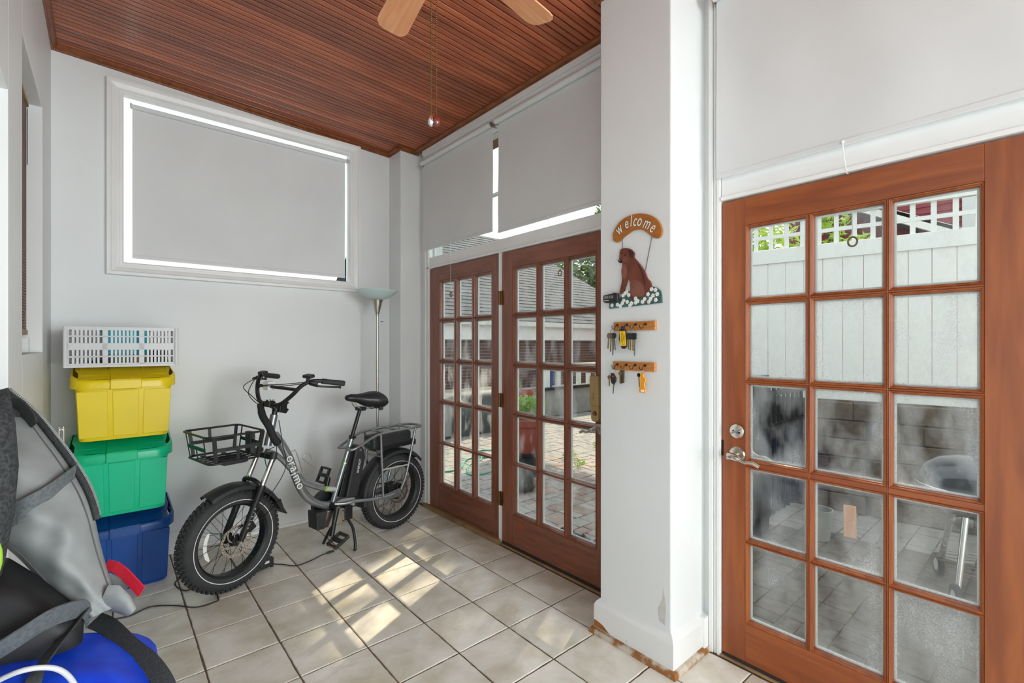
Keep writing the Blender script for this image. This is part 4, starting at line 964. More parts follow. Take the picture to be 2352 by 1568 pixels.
def storage_bin(name, label, loc, rz, H, m):
    """lidded tote: tapered ribbed body, broad lid with bowed front, raised centre band, two wells, hinge strips"""
    t = thing(name, label, 'storage bin', loc, rz, 'stacked storage bins')
    w, d = .215, .185; hb = H - .080
    rings = []
    for z, s in ((0.0, .935), (.01, .945), (hb * .5, .970), (hb - .045, 1.0), (hb - .043, 1.02), (hb - .015, 1.02)):
        rg = rrect(-w * s, w * s, -d * s, d * s, .045, z)
        if z == 0.0: rg = [(x, y, .014 * max(0, 1 - (x / .075) ** 2) if y < 0 else 0.0) for x, y, z_ in rg]
        rings.append(rg)
    body = MB().loft(rings).build('body', m + '_body', t, 50)
    for xx, ww in ((-.148, .066), (0.0, .060), (.148, .066)):
        # proud front panels separated by grooves
        f = []
        for z, s in ((.018, .940), (hb * .5, .967), (hb - .05, .995)): f.append([(xx * s - ww * s, -d * s - .0045, z), (xx * s + ww * s, -d * s - .0045, z), (xx * s + ww * s, -d * s + .01, z), (xx * s - ww * s, -d * s + .01, z)])
        MB().loft(f).build('front_panel', m + '_body', body, bevel=.003)
    for s_ in (-1, 1):
        f = []
        for z, s in ((.018, .940), (hb * .5, .967), (hb - .05, .995)): f.append([(s_ * (w * s + .004), -d * s * .6, z), (s_ * (w * s + .004), d * s * .6, z), (s_ * (w * s - .008), d * s * .6, z), (s_ * (w * s - .008), -d * s * .6, z)])
        MB().loft(f).build('side_panel', m + '_body', body, bevel=.003)
    lw, ld = .240, .205; z0 = H - .114; zt = H
    def top(x, y): return zt - .068 * min(1, max(0, (.03 - y) / .23)) ** 1.3       # the lid falls towards its bowed front
    def lr(s, dz, base=None):
        return [(x, y - .018 * max(0, 1 - (x / .24) ** 2) * (1 if y < 0 else 0), (top(x, y) + dz) if base is None else base) for x, y, z_ in rrect(-lw * s, lw * s, -ld * s, ld * s, .085, 0, 8, .04)]
    lid = MB().loft([lr(.97, 0, z0 + .004), lr(1.0, 0, z0), lr(1.0, -.014), lr(.985, -.004), lr(.95, 0)], cap=False)
    n0 = len(lid.v); gx = [-.228, -.205, -.080, .080, .205, .228]; gy = [.195, .03, -.05, -.13, -.19]
    for yv in gy:
        for xv in gx:
            e = 1.0 if abs(xv) < .21 else (.96 if yv > -.1 else .86)
            lid.v.append((xv * e, yv - (.016 * max(0, 1 - (xv / .24) ** 2) if yv < -.1 else 0), top(xv, yv) + .0003))
    for r_ in range(len(gy) - 1):
        for c_ in range(len(gx) - 1):
            a_ = n0 + r_ * len(gx) + c_; lid.f.append((a_, a_ + len(gx), a_ + len(gx) + 1, a_ + 1))
    lid = lid.build('lid', m + '_lid', t, 45)
    def slab(x0, x1, y0, y1, lift, dn, name, parent, bev=.003):
        Y = [y0 + (y1 - y0) * k / 6 for k in range(7)]
        bow = lambda x, y: -.018 * max(0, 1 - (x / .24) ** 2) if y < -.1 else 0
        return MB().loft([[(x0, y + bow(x0, y), top(x0, y) - dn), (x1, y + bow(x1, y), top(x1, y) - dn), (x1, y + bow(x1, y), top(x1, y) + lift), (x0, y + bow(x0, y), top(x0, y) + lift)] for y in Y]).build(name, m + '_lid', parent, bevel=bev)
    slab(-.068, .068, -ld - .002, ld * .9, .0035, .004, 'centre_band', lid)
    MB().bb((-.070, -ld - .0225, z0 - .006), (.070, -ld - .012, zt - .068)).build('front_latch', m + '_lid', lid, bevel=.004)
    for s_ in (-1, 1):
        xa, xb = sorted((s_ * .205, s_ * .075))
        MB().bb((xa, .024, zt - .004), (xb, .046, zt + .003)).build('hinge_strip', m + '_lid', lid, bevel=.002)
        for k in range(4): MB().bb((s_ * (.088 + .03 * k), .018, zt - .002), (s_ * (.096 + .03 * k), .026, zt + .0035)).build('hinge_tab', m + '_lid', lid)
        rim = [(s_ * .080, -.150), (s_ * .190, -.138), (s_ * .203, .018), (s_ * .080, .018)]
        MB().tube([(p[0], p[1], top(*p) + .001) for p in rim], .0035, 6, closed=True).build('well_rim', m + '_lid', lid, 60)
        wf = MB().add([(p[0], p[1], top(*p) + .0009) for p in rim] + [(p[0], p[1], top(*p) - .002) for p in rim], [(0, 1, 2, 3), (7, 6, 5, 4), (0, 4, 5, 1), (1, 5, 6, 2), (2, 6, 7, 3), (3, 7, 4, 0)])
        wf.build('well_floor', m + '_body', lid)
    return t
storage_bin('storage_bin', 'dark blue plastic storage bin at the bottom of the stack', (0.085, 3.725, 0.0), 0.02, .445, 'blue')
storage_bin('storage_bin', 'bright green plastic storage bin between yellow and blue bins', (0.080, 3.715, 0.449), -0.02, .432, 'green')
storage_bin('storage_bin', 'yellow plastic storage bin under the white slotted crate', (0.092, 3.712, 0.885), 0.01, .410, 'yellow')

# ---- slotted crate on top, with odds and ends inside
def crate_mat():
    m = mat('crate_plastic', rgb(236, 238, 240), 0.35)
    b = m.node_tree.nodes['Principled BSDF']; b.inputs['Alpha'].default_value = 0.72
crate_mat()
cr = thing('plastic_crate', 'white translucent slotted plastic crate on top of the yellow bin', 'crate', (0.090, 3.715, 1.2995), -0.03)
CW, CD, CH = .245, .170, .228
def slotted(n_sections, length, name, place):
    mb = MB(); H2 = CH / 2
    def bar(u0, u1, z0, z1, t=.0035):
        a = place(u0, z0, 0); b = place(u1, z1, t); mb.bb(a, b)
    for tier in (0, 1):
        zb = tier * H2
        bar(-length, length, zb, zb + .022); bar(-length, length, zb + H2 - .016, zb + H2)
        sec = 2 * length / n_sections
        for s in range(n_sections):
            u0 = -length + s * sec
            bar(u0, u0 + .012, zb, zb + H2); bar(u0 + sec - .012, u0 + sec, zb, zb + H2)
            zm = zb + .022 + (H2 - .038) / 2
            bar(u0, u0 + sec, zm - .004, zm + .004)
            k = 8; ww = (sec - .024) / k
            for q in range(1, k): bar(u0 + .012 + q * ww - .0052, u0 + .012 + q * ww + .0052, zb + .02, zb + H2 - .014)
    return mb.build(name, 'crate_plastic', cr)
slotted(3, CW, 'front_panel', lambda u, z, t: (u, -CD - t, z)); slotted(3, CW, 'back_panel', lambda u, z, t: (u, CD + t, z))
slotted(2, CD, 'side_panel', lambda u, z, t: (-CW - t, u, z)); slotted(2, CD, 'side_panel', lambda u, z, t: (CW + t, u, z))
MB().bb((-CW, -CD, 0), (CW, CD, .004)).build('base', 'crate_plastic', cr)
MB().loft([rrect(-CW - .010, CW + .010, -CD - .010, CD + .010, .012, 0), rrect(-CW - .010, CW + .010, -CD - .010, CD + .010, .012, .012), rrect(-CW - .004, CW + .004, -CD - .004, CD + .004, .010, .014)], cap=False).build('foot_rim', 'crate_plastic', cr)
MB().loft([rrect(-CW - .008, CW + .008, -CD - .008, CD + .008, .012, CH - .018), rrect(-CW - .008, CW + .008, -CD - .008, CD + .008, .012, CH), rrect(-CW, CW, -CD, CD, .010, CH), rrect(-CW, CW, -CD, CD, .010, CH - .018)], cap=False).build('top_rim', 'crate_plastic', cr)
for s in (-1, 1):
    for q in (-1, 1): MB().tube([(s * (CW + .003), q * (CD + .003), 0), (s * (CW + .003), q * (CD + .003), CH)], .010, 8).build('corner_post', 'crate_plastic', cr, 60)
mat('cyan_plastic', rgb(0, 190, 204), 0.4, col2=rgb(0, 178, 196), nscale=4); mat('clutter_dark', rgb(44, 42, 40), 0.5); mat('clutter_tan', rgb(170, 140, 96), 0.5); mat('clutter_green', rgb(60, 120, 40), 0.5)
cyb = thing('cyan_box', 'bright cyan plastic box inside the white slotted crate', 'box', (0.095, 3.66, 1.3725), 0.06)
MB().loft([rrect(-.098, .098, -.06, .06, .02, 0), rrect(-.112, .112, -.07, .07, .022, .135)]).build('tub', 'cyan_plastic', cyb, 40)
MB().loft([rrect(-.117, .117, -.075, .075, .024, .130), rrect(-.117, .117, -.075, .075, .024, .150)]).build('lid', 'cyan_plastic', cyb, 40)
for i, (x, y, z, sx, sy, sz, m, lb) in enumerate([(.25, 3.62, 1.3065, .09, .05, .085, 'clutter_dark', 'small dark box at the right end inside the crate'), (.16, 3.60, 1.3065, .05, .05, .05, 'clutter_tan', 'small tan block inside the crate'), (.02, 3.61, 1.3065, .14, .06, .055, 'clutter_dark', 'flat dark case lying in the crate under the cyan box'), (.075, 3.569, 1.3065, .05, .018, .05, 'clutter_green', 'small green packet inside the crate'), (-.04, 3.60, 1.3065, .07, .07, .030, 'dark_metal', 'short metal block in the left of the crate')]):
    o = MB().box((0, 0, sz / 2), (sx, sy, sz), (0, 0, .12 * (i - 2))).build('small_box', m, bevel=.004); o.location = (x, y, z); tag(o, lb, 'box', 'odds and ends in the crate')

# ================================================================== FLOOR LAMP
lamp = thing('floor_lamp', 'brushed steel torchiere floor lamp with frosted glass bowl in the corner', 'lamp', (1.715, 3.70, 0))
mat('frosted_glass', rgb(198, 216, 214), 0.45, sss=0.0)
MB().lathe([(0, .026), (.02, .026), (.05, .022), (.10, .016), (.128, .010), (.132, .003), (.132, 0), (0, 0)], 40).build('base', 'steel', lamp, 40)
MB().lathe([(.018, .024), (.016, .04), (.0115, .055), (.0105, .06), (.0105, .62), (.0125, .622), (.0125, .632), (.0105, .634), (.0105, 1.20), (.0125, 1.202), (.0125, 1.212), (.0105, 1.214), (.0105, 1.665), (.014, 1.668), (.014, 1.680)], 18).build('pole', 'steel', lamp, 40)
MB().lathe([(.0135, 1.676), (.018, 1.690), (.030, 1.735), (.044, 1.790), (.046, 1.796), (0, 1.796)], 28).build('cone', 'steel', lamp, 40)
MB().lathe([(.030, 1.795), (.055, 1.799), (.090, 1.812), (.125, 1.833), (.152, 1.853), (.170, 1.872), (.171, 1.875), (.166, 1.8735), (.148, 1.856), (.121, 1.837), (.088, 1.817), (.05, 1.804), (0, 1.801)], 48).build('glass_bowl', 'frosted_glass', lamp, 60)
MB().cyl((.030, 0, 1.62), (.052, 0, 1.618), .003, 8).build('switch', 'black_plastic', lamp)

# ================================================================== CEILING FAN
fz = 2.75
fan = thing('ceiling_fan', 'ceiling fan with light wood blades and two pull chains', 'ceiling fan', (0.82, 1.30, zc(0.82)))
mat('blade_wood', rgb(232, 158, 108), 0.42, col2=rgb(244, 184, 136), nscale=2.5, stretch=(1, 14, 1), detail=6, dist=1.0)
mat('fan_brass', rgb(120, 82, 44), 0.35, 1.0); mat('amber_bead', rgb(110, 30, 16), 0.1, coat=1.0)
dz = fz - zc(0.82)
MB().lathe([(0, 0), (.070, -.0), (.068, -.03), (.03, -.06), (0, -.06)], 28).build('canopy', 'fan_brass', fan, 40)
MB().tube([(0, 0, -.05), (0, 0, dz + .13)], .0125, 14).build('down_rod', 'fan_brass', fan, 40)
MB().lathe([(0, dz + .14), (.05, dz + .135), (.11, dz + .11), (.125, dz + .07), (.12, dz + .03), (.09, dz + .012), (.06, dz + .005), (.055, dz - .05), (.045, dz - .07), (0, dz - .075)], 36).build('motor', 'fan_brass', fan, 40)
for k in range(5):
    a = radians(8.5 + 72 * k)
    bl = empty_part('blade', fan, (0, 0, dz), a)
    out = []
    pl_ = [(.16, -.046), (.20, -.055), (.505, -.064), (.53, -.060), (.548, -.047), (.555, -.030), (.555, .030), (.548, .047), (.53, .060), (.505, .064), (.20, .055), (.16, .046)]
    mb = MB().prism(pl_, -.003, .003, 'z')
    mb.v = [(x, y * cos(.20) - z * sin(.20), y * sin(.20) + z * cos(.20)) for x, y, z in mb.v]
    mb.build('blade_board', 'blade_wood', bl, bevel=.001)
    MB().prism([(.085, -.012), (.14, -.030), (.20, -.034), (.205, 0), (.20, .034), (.14, .030), (.085, .012)], .004, .009, 'z').build('blade_arm', 'fan_brass', bl)
for s, m, (cx_, cy_) in ((0, 'chrome', (-.040, -.005)), (1, 'amber_bead', (-.027, -.016))):
    ch = MB(); z = dz - .06; zend = 2.150 - zc(.82)
    n = 0
    while z > zend and n < 160:
        ch.sphere((cx_, cy_, z), .0026, 6, 4); z -= .0060; n += 1
    pc = ch.build('pull_chain', 'brass_old', fan, 60); pc['kind'] = 'stuff'
    MB().lathe([(0, .012), (.003, .010), (.0075, .002), (.0105, -.010), (.0095, -.020), (.005, -.027), (0, -.029)], 16, (cx_, cy_, zend - .006)).build('chain_weight', m, pc, 60)

# ================================================================== WELCOME SIGN ON THE COLUMN
mat('sign_wood', rgb(178, 110, 44), 0.5, col2=rgb(160, 96, 36), nscale=18, stretch=(1, 1, 3)); mat('sign_black', rgb(22, 20, 20), 0.5); mat('sign_white', rgb(238, 238, 234), 0.5)
mat('dog_brown', rgb(104, 50, 36), 0.55, col2=rgb(120, 64, 46), nscale=16); mat('dog_light', rgb(138, 88, 70), 0.55, col2=rgb(124, 74, 58), nscale=20); mat('dog_dark', rgb(70, 30, 24), 0.55); mat('leaf_green', rgb(54, 84, 78), 0.6, col2=rgb(80, 120, 116), nscale=60)
XC = 1.87
sg = thing('welcome_sign', 'hanging wooden welcome sign with a painted brown dog on the column', 'sign', (XC, 1.28, 1.80))
def pl(poly, x0, x1, name, m, parent, bevel=.0, curve=3):
    P = [(y - 1.28, z - 1.80) for y, z in poly]
    if curve: P = [(p.x, p.y) for p in catmull([(a, b, 0) for a, b in P], curve, True)]
    return MB().prism(P, x0, x1, 'x').build(name, m, parent, bevel=bevel)
plq = pl([(1.408, 1.957), (1.399, 1.978), (1.377, 2.004), (1.345, 2.023), (1.306, 2.031), (1.264, 2.03), (1.22, 2.018), (1.185, 1.998), (1.16, 1.972), (1.146, 1.942), (1.145, 1.917), (1.153, 1.904), (1.17, 1.901), (1.192, 1.911), (1.213, 1.929), (1.238, 1.948), (1.268, 1.958), (1.294, 1.958), (1.321, 1.948), (1.345, 1.937), (1.361, 1.925), (1.377, 1.918), (1.393, 1.92), (1.405, 1.932)], -.014, -.002, 'plaque', 'sign_wood', sg, .001)
LET = [('w', 1.373, 1.974, -.62), ('e', 1.331, 1.995, -.30), ('l', 1.306, 2.001, -.10), ('c', 1.284, 1.999, .05), ('o', 1.259, 1.995, .12), ('m', 1.219, 1.976, .42), ('e', 1.188, 1.953, .62)]
for ch, y, z, rot in LET:
    for dx, dy, m in ((-.0143, .003, 'sign_black'), (-.0149, 0, 'sign_white')):
        M4 = Matrix.Translation((dx, y + dy - 1.28, z - 1.80 - .001)) @ Matrix(((0, 0, -1, 0), (-1, 0, 0, 0), (0, 1, 0, 0), (0, 0, 0, 1))) @ Matrix.Rotation(-rot, 4, 'Z') @ Matrix.Diagonal((.86, 1.35, 1, 1))
        text(ch, .055, m, plq, M4, 'letter', .0004, .25)
def chain(p, q, parent):
    p = Vector(p); q = Vector(q); n = int((q - p).length / .0062); d = (q - p) / n; u = d.normalized()
    mb = MB()
    for i in range(n):
        c = p + d * (i + .5); sx = Vector((1, 0, 0)) if i % 2 else u.cross(Vector((1, 0, 0))).normalized()
        mb.tube([c + u * .0042 * cos(t * pi / 4) + sx * .0022 * sin(t * pi / 4) for t in range(8)], .0006, 4, closed=True)
    mb.build('chain', 'dark_metal', parent)['kind'] = 'stuff'
chain((-.007, 1.359 - 1.28, 1.931 - 1.80), (-.007, 1.355 - 1.28, 1.884 - 1.80), sg); chain((-.007, 1.198 - 1.28, 1.912 - 1.80), (-.007, 1.232 - 1.28, 1.760 - 1.80), sg)
fb = pl([(1.432, 1.629), (1.432, 1.603), (1.29, 1.607), (1.146, 1.613), (1.148, 1.647), (1.153, 1.666), (1.17, 1.680), (1.192, 1.688), (1.206, 1.674), (1.231, 1.647), (1.264, 1.640), (1.298, 1.646), (1.306, 1.663), (1.325, 1.681), (1.345, 1.681), (1.357, 1.664), (1.375, 1.640)], -.010, -.002, 'flower_bed', 'leaf_green', sg, 0, 0)
dg_ = pl([(1.377, 1.825), (1.371, 1.84), (1.369, 1.863), (1.363, 1.879), (1.349, 1.883), (1.325, 1.88), (1.306, 1.871), (1.291, 1.855), (1.289, 1.845), (1.291, 1.833), (1.272, 1.812), (1.253, 1.789), (1.238, 1.768), (1.227, 1.745), (1.22, 1.728), (1.206, 1.714), (1.199, 1.695), (1.2, 1.683), (1.213, 1.665), (1.227, 1.65), (1.249, 1.642), (1.287, 1.645), (1.314, 1.645), (1.31, 1.666), (1.312, 1.722), (1.325, 1.733), (1.333, 1.711), (1.345, 1.686), (1.353, 1.67), (1.369, 1.671), (1.363, 1.7), (1.355, 1.736), (1.359, 1.773), (1.355, 1.795), (1.353, 1.815), (1.367, 1.817)], -.0125, -.002, 'dog', 'dog_brown', sg, 0, 2)
pl([(1.317, 1.869), (1.302, 1.867), (1.289, 1.852), (1.291, 1.836), (1.298, 1.827), (1.31, 1.839), (1.316, 1.852)], -.0135, -.012, 'ear', 'dog_dark', dg_)
pl([(1.377, 1.826), (1.369, 1.835), (1.357, 1.832), (1.353, 1.817), (1.365, 1.816)], -.0137, -.012, 'nose', 'sign_black', dg_)
pl([(1.31, 1.709), (1.298, 1.724), (1.276, 1.725), (1.253, 1.713), (1.235, 1.686), (1.231, 1.66), (1.249, 1.647), (1.287, 1.650), (1.302, 1.665)], -.0134, -.012, 'haunch', 'dog_light', dg_)
pl([(1.351, 1.800), (1.340, 1.806), (1.330, 1.795), (1.326, 1.765), (1.336, 1.738), (1.350, 1.740), (1.356, 1.770)], -.0134, -.012, 'chest', 'dog_light', dg_)
pl([(1.347, 1.835), (1.333, 1.838), (1.322, 1.830), (1.328, 1.818), (1.343, 1.814), (1.352, 1.822)], -.0134, -.012, 'cheek', 'dog_light', dg_)
pl([(1.262, 1.796), (1.250, 1.777), (1.236, 1.745), (1.228, 1.70), (1.233, 1.70), (1.242, 1.742), (1.256, 1.772), (1.268, 1.796)], -.0134, -.012, 'back_shadow', 'dog_dark', dg_)
for y, z in ((1.356, 1.862), (1.337, 1.849)): MB().sphere((-.0130, y - 1.28, z - 1.80), .0035, 10, 6, (.3, 1.2, 1)).build('eye', 'sign_black', dg_, 60)
MB().sphere((-.0142, 1.366 - 1.28, 1.829 - 1.80), .003, 8, 6, (.3, 1, .7)).build('nose_glint', 'sign_white', dg_, 60)
fl_me = MB()
for k in range(5):
    a = 2 * pi * k / 5 + .3; fl_me.sphere((0, .0055 * cos(a), .0055 * sin(a)), .0050, 7, 4, (.25, 1, 1))
fl_me = fl_me.mesh('flower', 60); fl_me.materials.append(MATS['sign_white'])
for y, z in [(1.413, 1.617), (1.381, 1.619), (1.353, 1.624), (1.325, 1.628), (1.302, 1.62), (1.345, 1.636), (1.337, 1.669), (1.317, 1.660), (1.349, 1.660), (1.279, 1.641), (1.268, 1.628), (1.242, 1.623), (1.231, 1.635), (1.209, 1.621), (1.213, 1.655), (1.195, 1.676), (1.176, 1.671), (1.188, 1.647), (1.167, 1.652), (1.174, 1.627), (1.279, 1.622), (1.31, 1.611), (1.329, 1.675), (1.20, 1.634), (1.365, 1.611)]:
    o = link('flower', fl_me, fb, loc=(-.0128, y - 1.28, z - 1.80)); o.rotation_euler = (random.uniform(0, 6), 0, 0)
rb_ = thing('clip_box', 'small black plastic clip box on the lower corner of the dog sign', 'box', (XC, 1.408, 1.650))
MB().prism([(-.043, -.017), (.030, -.021), (.043, -.016), (.045, .010), (.040, .017), (-.010, .022), (-.018, .026), (-.041, .022)], -.034, -.0145, 'x').build('shell', 'black_plastic', rb_, bevel=.004)
mat('grey_window', rgb(120, 120, 116), 0.4)
for y0, y1 in ((.012, .037), (-.002, .008), (-.018, -.006)): MB().prism([(y0, -.001), (y1, -.001), (y1, .0125), (y0, .0125)], -.0348, -.0338, 'x').build('grey_panel', 'grey_window', rb_)
MB().prism([(.008, -.0115), (.036, -.0115), (.036, -.0085), (.008, -.0085)], -.0348, -.0338, 'x').build('grey_slot', 'white_plastic', rb_)

# ================================================================== KEY RACKS AND KEYS
mat('rack_wood', rgb(182, 112, 46), 0.4, col2=rgb(206, 138, 66), nscale=5, stretch=(1, 2, 22), detail=5, coat=.3); mat('hook_black', rgb(36, 32, 30), 0.35, 0.6); mat('key_brass', rgb(170, 140, 80), 0.35, 0.9); mat('key_steel', rgb(150, 148, 144), 0.32, 0.9)
mat('tag_yellow', rgb(238, 196, 10), 0.45); mat('tag_orange', rgb(248, 158, 10), 0.4); mat('navy', rgb(30, 34, 80), 0.6); mat('red_mark', rgb(190, 30, 40), 0.5)
def key_rack(label, yc, zc_, hooks):
    t = thing('key_rack', label, 'key rack', (XC, yc, zc_), 0, 'key racks on the column')
    MB().bb((-.016, -.114, -.0205), (-.0005, .114, .0205)).build('board', 'rack_wood', t, bevel=.003)
    for hy in hooks:
        h = MB().tube(catmull([(-.016, hy, .006), (-.030, hy, .006), (-.034, hy + .002, -.002), (-.034, hy + .004, -.010), (-.036, hy + .010, -.013), (-.038, hy + .016, -.008), (-.038, hy + .017, .004)], 4), .0016, 6).build('hook', 'hook_black', t, 60)
        MB().sphere((-.019, hy, .006), .0062, 10, 8).build('hook_ball', 'hook_black', h, 60)
    MB().sphere((-.0165, -.090, .004), .003, 8, 6, (.5, 1, 1)).build('screw', 'steel', t, 60)
    return t
key_rack('upper wooden key rack with four hooks below the dog sign', 1.289, 1.514, [.088, .034, -.014, -.066])
key_rack('lower wooden key rack with four hooks below the other rack', 1.291, 1.327, [.086, .035, -.014, -.066])
def key(parent, y, z, L, m, head='key_brass', hr=.011, tilt=0.0, x=-.040):
    """one flat key hanging down from (y, z)"""
    c, s = cos(tilt), sin(tilt)
    def T(a, b): return (y + a * c - b * s, z + a * s + b * c)
    k = MB().prism([T(hr * cos(t * pi / 6), -hr + hr * 1.15 * sin(t * pi / 6)) for t in range(12)], x - .0016, x + .0016, 'x').build('key_head', head, parent)
    MB().prism([T(-.0032, -hr * 1.8), T(.0032, -hr * 1.8), T(.0032, -L + .004), T(0, -L), T(-.0032, -L + .004), T(-.0020, -L * .8), T(-.0034, -L * .7), T(-.0022, -L * .6)], x - .001, x + .001, 'x').build('key_blade', m, k)
def kring(parent, y, z, r=.013, x=-.040): MB().tube([(x + .001, y + r * cos(t * pi / 9), z + r * sin(t * pi / 9)) for t in range(18)], .0009, 5, closed=True).build('key_ring', 'chrome', parent, 60)
def keyset(label, y, z): return thing('key_set', label, 'keys', (XC, y, z), 0, 'sets of keys on the racks')
k1 = keyset('crowded bunch of small keys on the first hook of the upper rack', 1.389, 1.500)
kring(k1, 0, -.013, .014)
for dy, L, m, hd, tl in ((.016, .075, 'key_brass', 'key_steel', .10), (.006, .090, 'key_brass', 'key_brass', .05), (.000, .092, 'key_steel', 'black_plastic', -.02), (-.010, .082, 'key_steel', 'black_plastic', -.1), (-.014, .106, 'key_steel', 'black_plastic', .10)): key(k1, dy, -.018, L, m, hd, .012, tl, -.040 - abs(dy) * .3)
k2 = keyset('yellow plastic tag on a black key fob hanging from the upper rack', 1.330, 1.505)
kring(k2, -.002, -.010, .010)
MB().prism([(.018, -.004), (-.012, -.002), (-.020, -.02), (-.024, -.088), (-.010, -.098), (.006, -.096), (.022, -.05)], -.044, -.036, 'x').build('fob', 'black_plastic', k2, bevel=.003)
yt = MB().prism([(.015, -.014), (-.016, -.014), (-.022, -.083), (.009, -.083)], -.0475, -.0445, 'x').build('yellow_tag', 'tag_yellow', k2, bevel=.001)
MB().sphere((-.040, 0, -.002), .011, 10, 8, (.5, 1, .9)).build('blue_cord', 'navy', k2, 60)
for body, dy, sz in (('Oliver', -.0115, .0105), ('Brothers', -.0005, .0115)):
    M4 = Matrix.Translation((-.0478, dy, -.047)) @ Matrix(((0, 0, -1, 0), (-1, 0, 0, 0), (0, 1, 0, 0), (0, 0, 0, 1))) @ Matrix.Rotation(-pi / 2 + .07, 4, 'Z')
    text(body, sz, 'sign_black', yt, M4, 'lettering', .0002)
for zz, yy in ((-.021, .0), (-.077, -.006)): MB().sphere((-.0478, yy, zz), .0020, 8, 6, (.4, 1, 1)).build('tag_hole', 'sign_black', yt, 60)
k3 = keyset('row of black-headed car keys on the third hook of the upper rack', 1.277, 1.500)
kring(k3, .010, -.012, .014); kring(k3, -.008, -.012, .014)
for dy, L, m, tl in ((.022, .075, 'key_brass', .15), (.010, .080, 'key_brass', .04), (-.004, .082, 'key_brass', -.02), (-.014, .104, 'key_steel', -.12)):
    key(k3, dy, -.020, L, m, 'black_plastic', .010, -tl * .3, -.041 - dy * .1)
    MB().prism([(dy + .008, -.020), (dy - .008, -.020), (dy - .010, -.048), (dy + .006, -.050)], -.0445, -.0385, 'x').build('key_grip', 'black_plastic', k3, bevel=.002)
k4 = keyset('black car remote key with a gold key beside it on the lower rack', 1.386, 1.310)
kring(k4, 0, -.012, .012); kring(k4, .014, -.024, .009)
MB().prism([(.012, -.018), (-.006, -.018), (-.020, -.040), (-.018, -.060), (-.004, -.072), (.008, -.066), (.014, -.045)], -.046, -.036, 'x').build('remote', 'black_plastic', k4, bevel=.004)
MB().prism([(.002, -.030), (-.010, -.030), (-.012, -.036), (.002, -.036)], -.0470, -.0458, 'x').build('red_button', 'red_mark', k4)
key(k4, -.006, -.060, .056, 'key_steel', 'black_plastic', .006, .10); key(k4, .024, -.030, .052, 'key_brass', 'key_brass', .008, -.05)
k5 = keyset('flat leather key tag hanging from the second hook of the lower rack', 1.334, 1.312)
mat('leather_tag', rgb(70, 56, 46), 0.6, col2=rgb(96, 80, 60), nscale=30)
MB().prism([(.013, -.004), (-.013, -.002), (-.012, -.062), (.012, -.068)], -.043, -.037, 'x').build('tag', 'leather_tag', k5, bevel=.002); key(k5, .007, -.010, .056, 'key_brass', 'key_brass', .009, 0, -.046); kring(k5, 0, -.004, .009)
k6 = keyset('orange plastic bottle-opener key tag on the last hook of the lower rack', 1.224, 1.312)
kring(k6, 0, -.010, .011)
MB().prism([(.011, -.014), (.002, -.010), (-.006, -.016), (-.008, -.030), (-.018, -.038), (-.019, -.048), (-.013, -.052), (-.012, -.074), (-.018, -.080), (-.018, -.100), (.016, -.100), (.017, -.082), (.009, -.074), (.008, -.034)], -.044, -.038, 'x').build('orange_tag', 'tag_orange', k6, bevel=.0015)
MB().prism([(.006, -.086), (-.012, -.086), (-.012, -.096), (.006, -.096)], -.0446, -.0438, 'x').build('paper_label', 'sign_white', k6)
key(k6, .020, -.014, .064, 'key_brass', 'dark_metal', .008, -.08)

# ================================================================== BAGS IN THE FOREGROUND
mat('grey_fabric', rgb(126, 130, 130), 0.55, col2=rgb(142, 146, 145), nscale=9, bump=0.12, bscale=14)
mat('webbing_grey', rgb(84, 90, 92), 0.75, col2=rgb(104, 110, 112), nscale=120, bump=0.4, bscale=260); mat('webbing_black', rgb(44, 47, 48), 0.7, col2=rgb(54, 57, 58), nscale=120, bump=0.4, bscale=260)
mat('mesh_black', rgb(40, 42, 44), 0.8, col2=rgb(64, 67, 70), nscale=140, detail=0, bump=0.6, bscale=140); mat('blue_nylon', rgb(14, 58, 206), 0.42, col2=rgb(24, 84, 240), nscale=7, dist=1.0, bump=0.10, bscale=16)
mat('black_lining', rgb(24, 25, 27), 0.6); mat('red_nylon', rgb(206, 26, 52), 0.6, bump=.2, bscale=200); mat('zip_teeth', rgb(120, 122, 122), 0.35, 0.8); mat('stitch', rgb(84, 86, 86), 0.7); mat('pipe_white', rgb(196, 198, 198), 0.4); mat('lime_cloth', rgb(160, 210, 60), 0.7)
GR = [(-0.216, 1.983, 1.286), (-0.154, 1.903, 1.223), (-0.111, 1.839, 1.162), (-0.073, 1.793, 1.098), (-0.041, 1.752, 1.032), (-0.023, 1.723, 0.972), (-0.009, 1.698, 0.893), (0.009, 1.67, 0.81), (0.028, 1.64, 0.736)]
GL = [(-0.268, 1.843, 1.211), (-0.272, 1.82, 1.142), (-0.266, 1.801, 1.068), (-0.239, 1.764, 1.006), (-0.206, 1.736, 0.946), (-0.166, 1.715, 0.893), (-0.126, 1.693, 0.833), (-0.084, 1.671, 0.774), (-0.043, 1.648, 0.719)]
bag = thing('grey_bag', 'grey coated fabric sports bag with zipper and webbing slumped on the blue bag', 'bag', (-0.12, 1.75, 0.715))
BO = Vector((-0.12, 1.75, 0.715))
gr = catmull(GR, 3); gl = catmull(GL, 3)
vdir = Vector((-.10, -.95, .25)).normalized()     # bulge of the front towards the room
